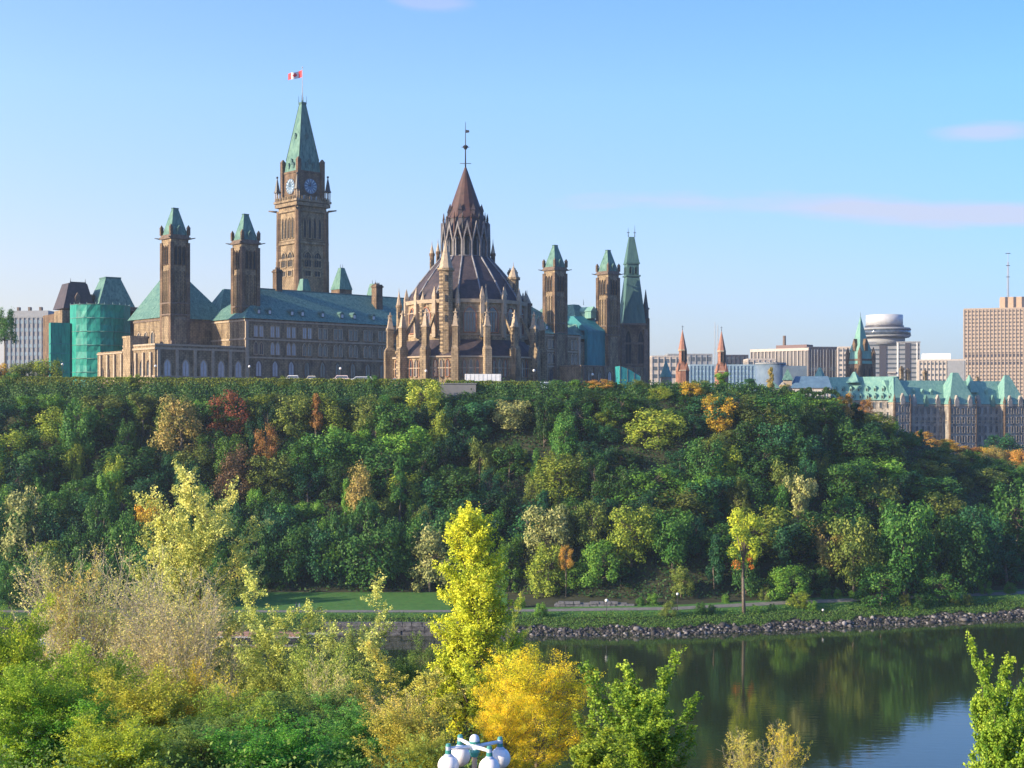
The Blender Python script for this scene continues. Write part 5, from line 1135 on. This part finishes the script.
# ------------------------------------------------------------------ foreground trees, grown from branches
GD = {}
def grow(seed, H, RX, base, nL1, nL2, nleaf, lsize, prof, asc=(35, 60), spread=.32, tw=1.5, lean=0.0, stems=1, droop=0.0, bark=BARK, barer=0.0, asp=.62, clump=1.0, r0=None):
    rs = np.random.RandomState(seed); rn = random.Random(seed); m = MB(); C_ = []; D_ = []; TI = []
    r0 = r0 or .012 * H + .03
    for st in range(stems):
        off = Vector((rn.uniform(-1, 1), rn.uniform(-1, 1), 0)) * (RX * .25 if stems > 1 else 0); ln = Vector((rn.uniform(-1, 1), rn.uniform(-1, 1), 0)) * (RX * .5 if stems > 1 else lean); hs_ = H * (rn.uniform(.72, 1.0) if stems > 1 and st else 1)
        pts = [off + ln * (k / 6) ** 1.3 + Vector((rn.uniform(-.12, .12), rn.uniform(-.12, .12), 0)) * (k > 0) + Vector((0, 0, hs_ * k / 6 - (.8 if k == 0 else 0))) for k in range(7)]
        for k in range(6): m.tube(pts[k], pts[k + 1], r0 * (1 - k / 6.3) / stems ** .4, r0 * (1 - (k + 1) / 6.3) / stems ** .4, 7)
        n1 = nL1 // stems
        for i in range(n1):
            u = (i + rn.random()) / n1; h = base + (1 - base) * u * .97; kk = min(5.999, h * 6); o = pts[int(kk)].lerp(pts[int(kk) + 1], kk % 1)
            az = i * 2.4 + rn.uniform(-.5, .5); el = R(rn.uniform(*asc)); ln1 = RX * prof(u) * rn.uniform(.65, 1.15) / max(.35, math.cos(el))
            d = Vector((math.cos(az) * math.cos(el), math.sin(az) * math.cos(el), math.sin(el))); rb = max(.012, r0 * .35 * (1 - u * .75))
            tip = o + d * ln1; tip.z -= droop * ln1 * .3; midp = o.lerp(tip, .5) + Vector((rn.uniform(-.1, .1), rn.uniform(-.1, .1), rn.uniform(-.05, .15))) * ln1
            m.tube(o, midp, rb, rb * .6, 5); m.tube(midp, tip, rb * .6, rb * .2, 4)
            bt = rn.uniform(-.2, .2); bare = rn.random() < barer
            n2 = max(2, int(nL2 * (ln1 / RX + .25)))
            for j in range(n2):
                v = .2 + .8 * (j + rn.random()) / n2; p = o.lerp(midp, v * 2) if v < .5 else midp.lerp(tip, v * 2 - 1)
                dd = (d + Vector((rn.gauss(0, .65), rn.gauss(0, .65), rn.gauss(.15 - droop * .5, .45)))).normalized(); l2 = tw * rn.uniform(.5, 1.15); e = p + dd * l2
                m.tube(p, e, rb * .3 + .008, .006, 3)
                if bare and rn.random() < .8: continue
                nn_ = int(nleaf * rn.uniform(.5, 1.4)); f = rs.uniform(.15, 1.1, (nn_, 1)) ** .8
                pos = np.array(p) + np.array(dd * l2) * f + rs.normal(0, spread * clump, (nn_, 3)) * (.35 + .65 * (1.1 - f))
                C_.append(pos); D_.append(np.array(dd) * .5 + rs.normal(0, .8, (nn_, 3)) + [0, 0, .35]); TI.append(np.full(nn_, .5 + bt + rn.uniform(-.18, .18)) + rs.normal(0, .12, nn_))
    c = np.concatenate(C_); k = len(c); lo, hi = np.percentile(c, 1, 0), np.percentile(c, 99.7, 0)
    GD[seed] = (hi[2], (hi[0] - lo[0] + hi[1] - lo[1]) / 4, r0 * (1.6 if stems > 1 else 1))
    return leaves('crown', c, np.concatenate(D_), lsize * rs.uniform(.6, 1.25, k), np.concatenate(TI), rs, asp=asp), m.mesh('trunk', bark), k
rnd = lambda u: math.sqrt(max(.08, 1 - (1.7 * u - .75) ** 2 * .9))
colp = lambda u: (1.05 - .62 * u) * math.sqrt(max(.12, 1 - u ** 5))
shr = lambda u: 1.0 - .55 * u
NEAR = {}
def proto(k, *a, **kw):
    NEAR[k] = grow(*a, **kw); print(k, NEAR[k][2])
proto('poplar', 1, 20, 2.5, .12, 70, 11, 66, .08, colp, (46, 68), .22, 1.2)
proto('lobed', 2, 18, 4.2, .15, 56, 12, 70, .085, lambda u: .4 + .6 * abs(math.sin(u * 6.5 + .6)) * (1.15 - u * .6), (40, 66), .22, 1.4, stems=3)
proto('round', 3, 10, 4.2, .08, 60, 14, 62, .08, rnd, (15, 55), .3, 1.3)
proto('shrub', 4, 7, 3.4, .02, 60, 11, 56, .07, shr, (30, 72), .28, 1.1, stems=5)
proto('bare', 5, 13, 5.2, .1, 120, 13, 11, .075, lambda u: 1.0 - .35 * u, (55, 78), .25, 1.8, stems=7, bark=BARK_P, barer=.3, r0=.2)
proto('spindly', 6, 11, 3.2, .1, 42, 9, 50, .085, lambda u: .5 + .5 * abs(math.sin(u * 9)), (45, 75), .2, 1.1, stems=4)
proto('golden', 7, 12, 4.6, .1, 84, 14, 48, .062, rnd, (20, 60), .26, 1.2)
proto('maple', 8, 9, 2.6, .1, 36, 9, 34, .115, lambda u: .55 + .45 * abs(math.sin(u * 7)), (50, 76), .22, .9, stems=4, asp=.8)
proto('sparse', 9, 8, 2.8, .05, 44, 8, 14, .075, lambda u: .9 - .4 * u, (62, 82), .16, 1.0, stems=8, bark=BARK_P, barer=.2, r0=.09)
DIM = {'sparse': (8, 2.8), 'poplar': (20, 2.7), 'lobed': (18, 5.0), 'round': (10, 4.6), 'shrub': (7, 4.2), 'bare': (13, 6.5), 'spindly': (11, 4.0), 'golden': (12, 5.0), 'maple': (9, 3.4)}
NM = {'poplar': 'poplar_tree', 'sparse': 'sapling', 'bare': 'bare_shrub', 'shrub': 'shrub', 'golden': 'golden_tree', 'maple': 'maple_sapling', 'round': 'tree', 'lobed': 'tree', 'spindly': 'sapling'}
def near(kind, px, top, wpx, Y, col, label, group=None, rz=None):
    X = XX(px, Y); z0 = hz(X, Y); sd_ = list(NEAR).index(kind) + 1; H0, R0, r0 = GD[sd_]; H = ZZ(top, Y) - z0; W = wpx * Y / F; c, tr, _ = NEAR[kind]
    sc = W / (2 * R0); szz = min(H / H0, sc * 1.45); lift = max(0, H - H0 * szz)
    nm = NM[kind]; t = thing(nm, label, 'shrub' if kind in ('bare', 'shrub') else 'tree', (X, Y, z0 - .3), rg.uniform(0, 6.28) if rz is None else rz, group)
    o = mk('crown', c, t, (0, 0, lift + .3), 0, (sc, sc, szz)); o.color = (*col, 1); o = mk('branches', tr, t, (0, 0, lift + .3), 0, (sc, sc, szz))
    if lift > .5: MB().tube((0, 0, -.5), (0, 0, lift + .6), r0 * sc * 1.35, r0 * sc * .95, 9).build('trunk', BARK_P if kind == 'bare' else BARK, t)
    return t
YG = (0.450, 0.525, 0.045); YG2 = (.60, .62, .17); GR = (0.112, 0.300, 0.020); GRD = (0.044, 0.150, 0.030); OL = (0.250, 0.300, 0.050); TAN = (.62, .62, .17); GOLD = (.80, .70, .03); 
near('poplar', 472, 511, 86, 78, (.60, .66, .055), 'tall bright yellow-green poplar rising in front of the river, its top against the dark cliff')
near('lobed', 198, 470, 134, 92, YG2, 'large pale yellow-green tree with several lobed tops at left, beside the bare bush')
near('bare', 112, 545, 170, 84, TAN, 'big half-bare tan bush with thin upright twigs at left')
near('bare', 180, 570, 160, 80, (0.625, 0.562, 0.180), 'half-bare beige bush in front of the large pale tree')
near('sparse', 70, 552, 60, 84, (.60, .52, .12), 'thin upright leggy shrub with yellow tips at the left of the half-bare bush')
near('sparse', 330, 655, 56, 66, (.50, .50, .14), 'thin pale twiggy sapling in the middle of the bottom left bushes')
near('sparse', 395, 690, 60, 56, (.62, .50, .12), 'yellowish twiggy sapling left of the white lamps')
near('sparse', 222, 668, 50, 60, (.66, .58, .06), 'golden twiggy sapling below the large pale tree')
near('round', 8, 600, 96, 62, (.32, .44, .03), 'bright green leafy tree at the left edge of the picture')
near('round', 30, 655, 120, 54, (.25, .40, .03), 'bright green bush at the lower left corner')
near('spindly', 285, 575, 112, 78, (.50, .56, .14), 'pale green sapling with upright shoots in front of the dock')
near('spindly', 348, 584, 100, 80, (.48, .54, .15), 'thin pale green sapling right of the other one in front of the quay')
near('spindly', 250, 640, 80, 74, OL, 'olive sapling under the pale green saplings')
near('spindly', 388, 650, 104, 68, (0.575, 0.562, 0.100), 'yellow olive sapling left of the poplar base')
near('shrub', 90, 648, 110, 66, (0.300, 0.413, 0.040), 'yellow-green bush under the half-bare bush at left')
near('shrub', 60, 690, 110, 54, (0.175, 0.400, 0.030), 'green bush in the lower left, below the yellow-green bush')
near('shrub', 145, 670, 110, 60, (0.425, 0.450, 0.050), 'yellowish bush at the lower left below the beige bush')
near('shrub', 190, 665, 60, 64, (0.575, 0.475, 0.040), 'small golden-tipped bush below the large pale tree')
near('shrub', 230, 690, 100, 58, (0.275, 0.400, 0.050), 'mixed green bush in the bottom left foreground')
near('round', 200, 715, 130, 50, (.17, .27, .05), 'dark green leafy bush at the bottom beside the mixed bush')
near('round', 300, 684, 120, 62, (.17, .27, .05), 'dark green round tree at the bottom below the pale saplings')
near('shrub', 275, 720, 120, 48, (0.100, 0.325, 0.035), 'deep green bush at the bottom edge')
near('round', 365, 700, 110, 56, (0.112, 0.300, 0.050), 'bluish green round bush left of the white lamps')
near('shrub', 405, 700, 80, 52, (0.525, 0.488, 0.080), 'tan and yellow bush at the bottom left of the white lamps')
near('shrub', 330, 650, 90, 72, (0.300, 0.388, 0.070), 'grey-green bush below the thin saplings')
near('shrub', 120, 720, 110, 46, (0.375, 0.475, 0.035), 'fresh yellow-green bush at the bottom edge at left')
near('shrub', 425, 735, 60, 46, (0.325, 0.375, 0.050), 'low yellow-green bush just left of the white lamps')
near('round', 418, 640, 60, 90, (0.150, 0.250, 0.050), 'mid green tree behind the left side of the poplar')
near('spindly', 512, 596, 44, 84, (0.325, 0.413, 0.060), 'slim green shoot tree at the right side of the poplar')
near('golden', 536, 652, 114, 62, GOLD, 'dense golden yellow tree behind the white lamps')
near('golden', 505, 690, 64, 58, (0.850, 0.700, 0.030), 'smaller yellow tree between the poplar and the dense golden tree')
near('maple', 632, 655, 72, 42, (.24, .38, .04), 'dark green maple sapling with pale shoot tips right of the golden tree')
near('maple', 655, 690, 66, 40, (.19, .32, .03), 'shorter green maple sapling at the bottom right of the golden tree')
near('maple', 600, 722, 60, 38, (.26, .36, .035), 'low green maple sapling overlapping the golden tree')
near('sparse', 784, 720, 42, 46, (.66, .58, .06), 'sparse yellow sapling at the bottom in front of the river')
near('sparse', 744, 728, 44, 48, (.60, .56, .10), 'sparse yellow brown sapling left of the other one in front of the river')
near('maple', 1000, 647, 58, 36, (.24, .38, .04), 'bright green sapling with two tall shoots at the lower right corner')
near('maple', 1012, 680, 60, 34, (.18, .32, .03), 'dense bright green sapling at the lower right edge')
# ground scrub under the foreground trees
n = 110000; Y = 36 + 110 * rs.uniform(0, 1, n) ** .8; X = rs.uniform(-.42, -.02, n) * Y; c = np.stack([X, Y, hterr(X, Y) + np.abs(rs.normal(0, .9, n))], 1)
o = mk('scrub', leaves('scrub', c, rs.normal(0, .6, (n, 3)) + [0, -.4, .8], rs.uniform(.0009, .0019, n) * Y, .5 + rs.normal(0, .2, n), rs)); o.color = (.13, .22, .04, 1); tag(o, 'leafy scrub covering the near bank', 'scrub', None, 'stuff')
# ------------------------------------------------------------------ near lamp with white globes
YLp = 33.0; XL = XX(474.5, YLp); zl_ = ZZ(744, YLp); LP = thing('street_lamp', 'street lamp with four large white globes and teal joints in front of the golden tree', 'street lamp', (XL, YLp, hz(XL, YLp)))
b0 = zl_ - hz(XL, YLp)
MB().cyl(0, 0, 0, .5, .2, .14, 12).cyl(0, 0, .5, b0 - .3, .075, .06, 12, smooth=True).build('pole', plain('tan_pole', (.46, .30, .18), .5), LP)
MB().cyl(0, 0, b0 - .3, b0 - .18, .075, .12, 14).cyl(0, 0, b0 - .18, b0 - .12, .13, .11, 14).build('collar', TEAL, LP); MB().cyl(0, 0, b0 + .02, b0 + .07, .12, .13, 14).build('collar', TEAL, LP)
MB().cyl(0, 0, b0 - .12, b0 + .02, .1, .1, 14).ball((0, 0, b0 + .1), .12, 14, 8, 1, 1, 1.1).build('finial', plain('lamp_white', (.7, .74, .82), .3), LP)
GM = plain('opal_glass', (.82, .78, .78), .25)
for dx, dy in ((-.6, -.34), (.36, -.57), (.6, .34), (-.36, .57)):
    g = thing('lamp_arm', None, None); g.parent = LP
    MB().tube((dx * .12, dy * .12, b0 - .06), (dx, dy, b0 - .02), .05, .04, 8).build('arm', plain('arm_white', (.72, .75, .82), .3), g)
    MB().cyl(dx, dy, b0 - .14, b0 - .06, .075, .07, 12).build('joint', TEAL, g); MB().cyl(dx, dy, b0 + .03, b0 + .09, .07, .05, 12).build('joint', TEAL, g)
    MB().cyl(dx, dy, b0 - .06, b0 + .03, .06, .065, 12).cyl(dx, dy, b0 - .22, b0 - .14, .14, .07, 14, smooth=True).build('cap', plain('cap_blue', (.45, .52, .68), .35), g)
    MB().ball((dx, dy, b0 - .42), .25, 24, 14, 1, 1, 1.02).build('lamp_globe', GM, g)
for o in list(bpy.data.objects):
    if 'label' in o and o.parent is None and 'category' not in o and 'kind' not in o: print('nocat', o.name)
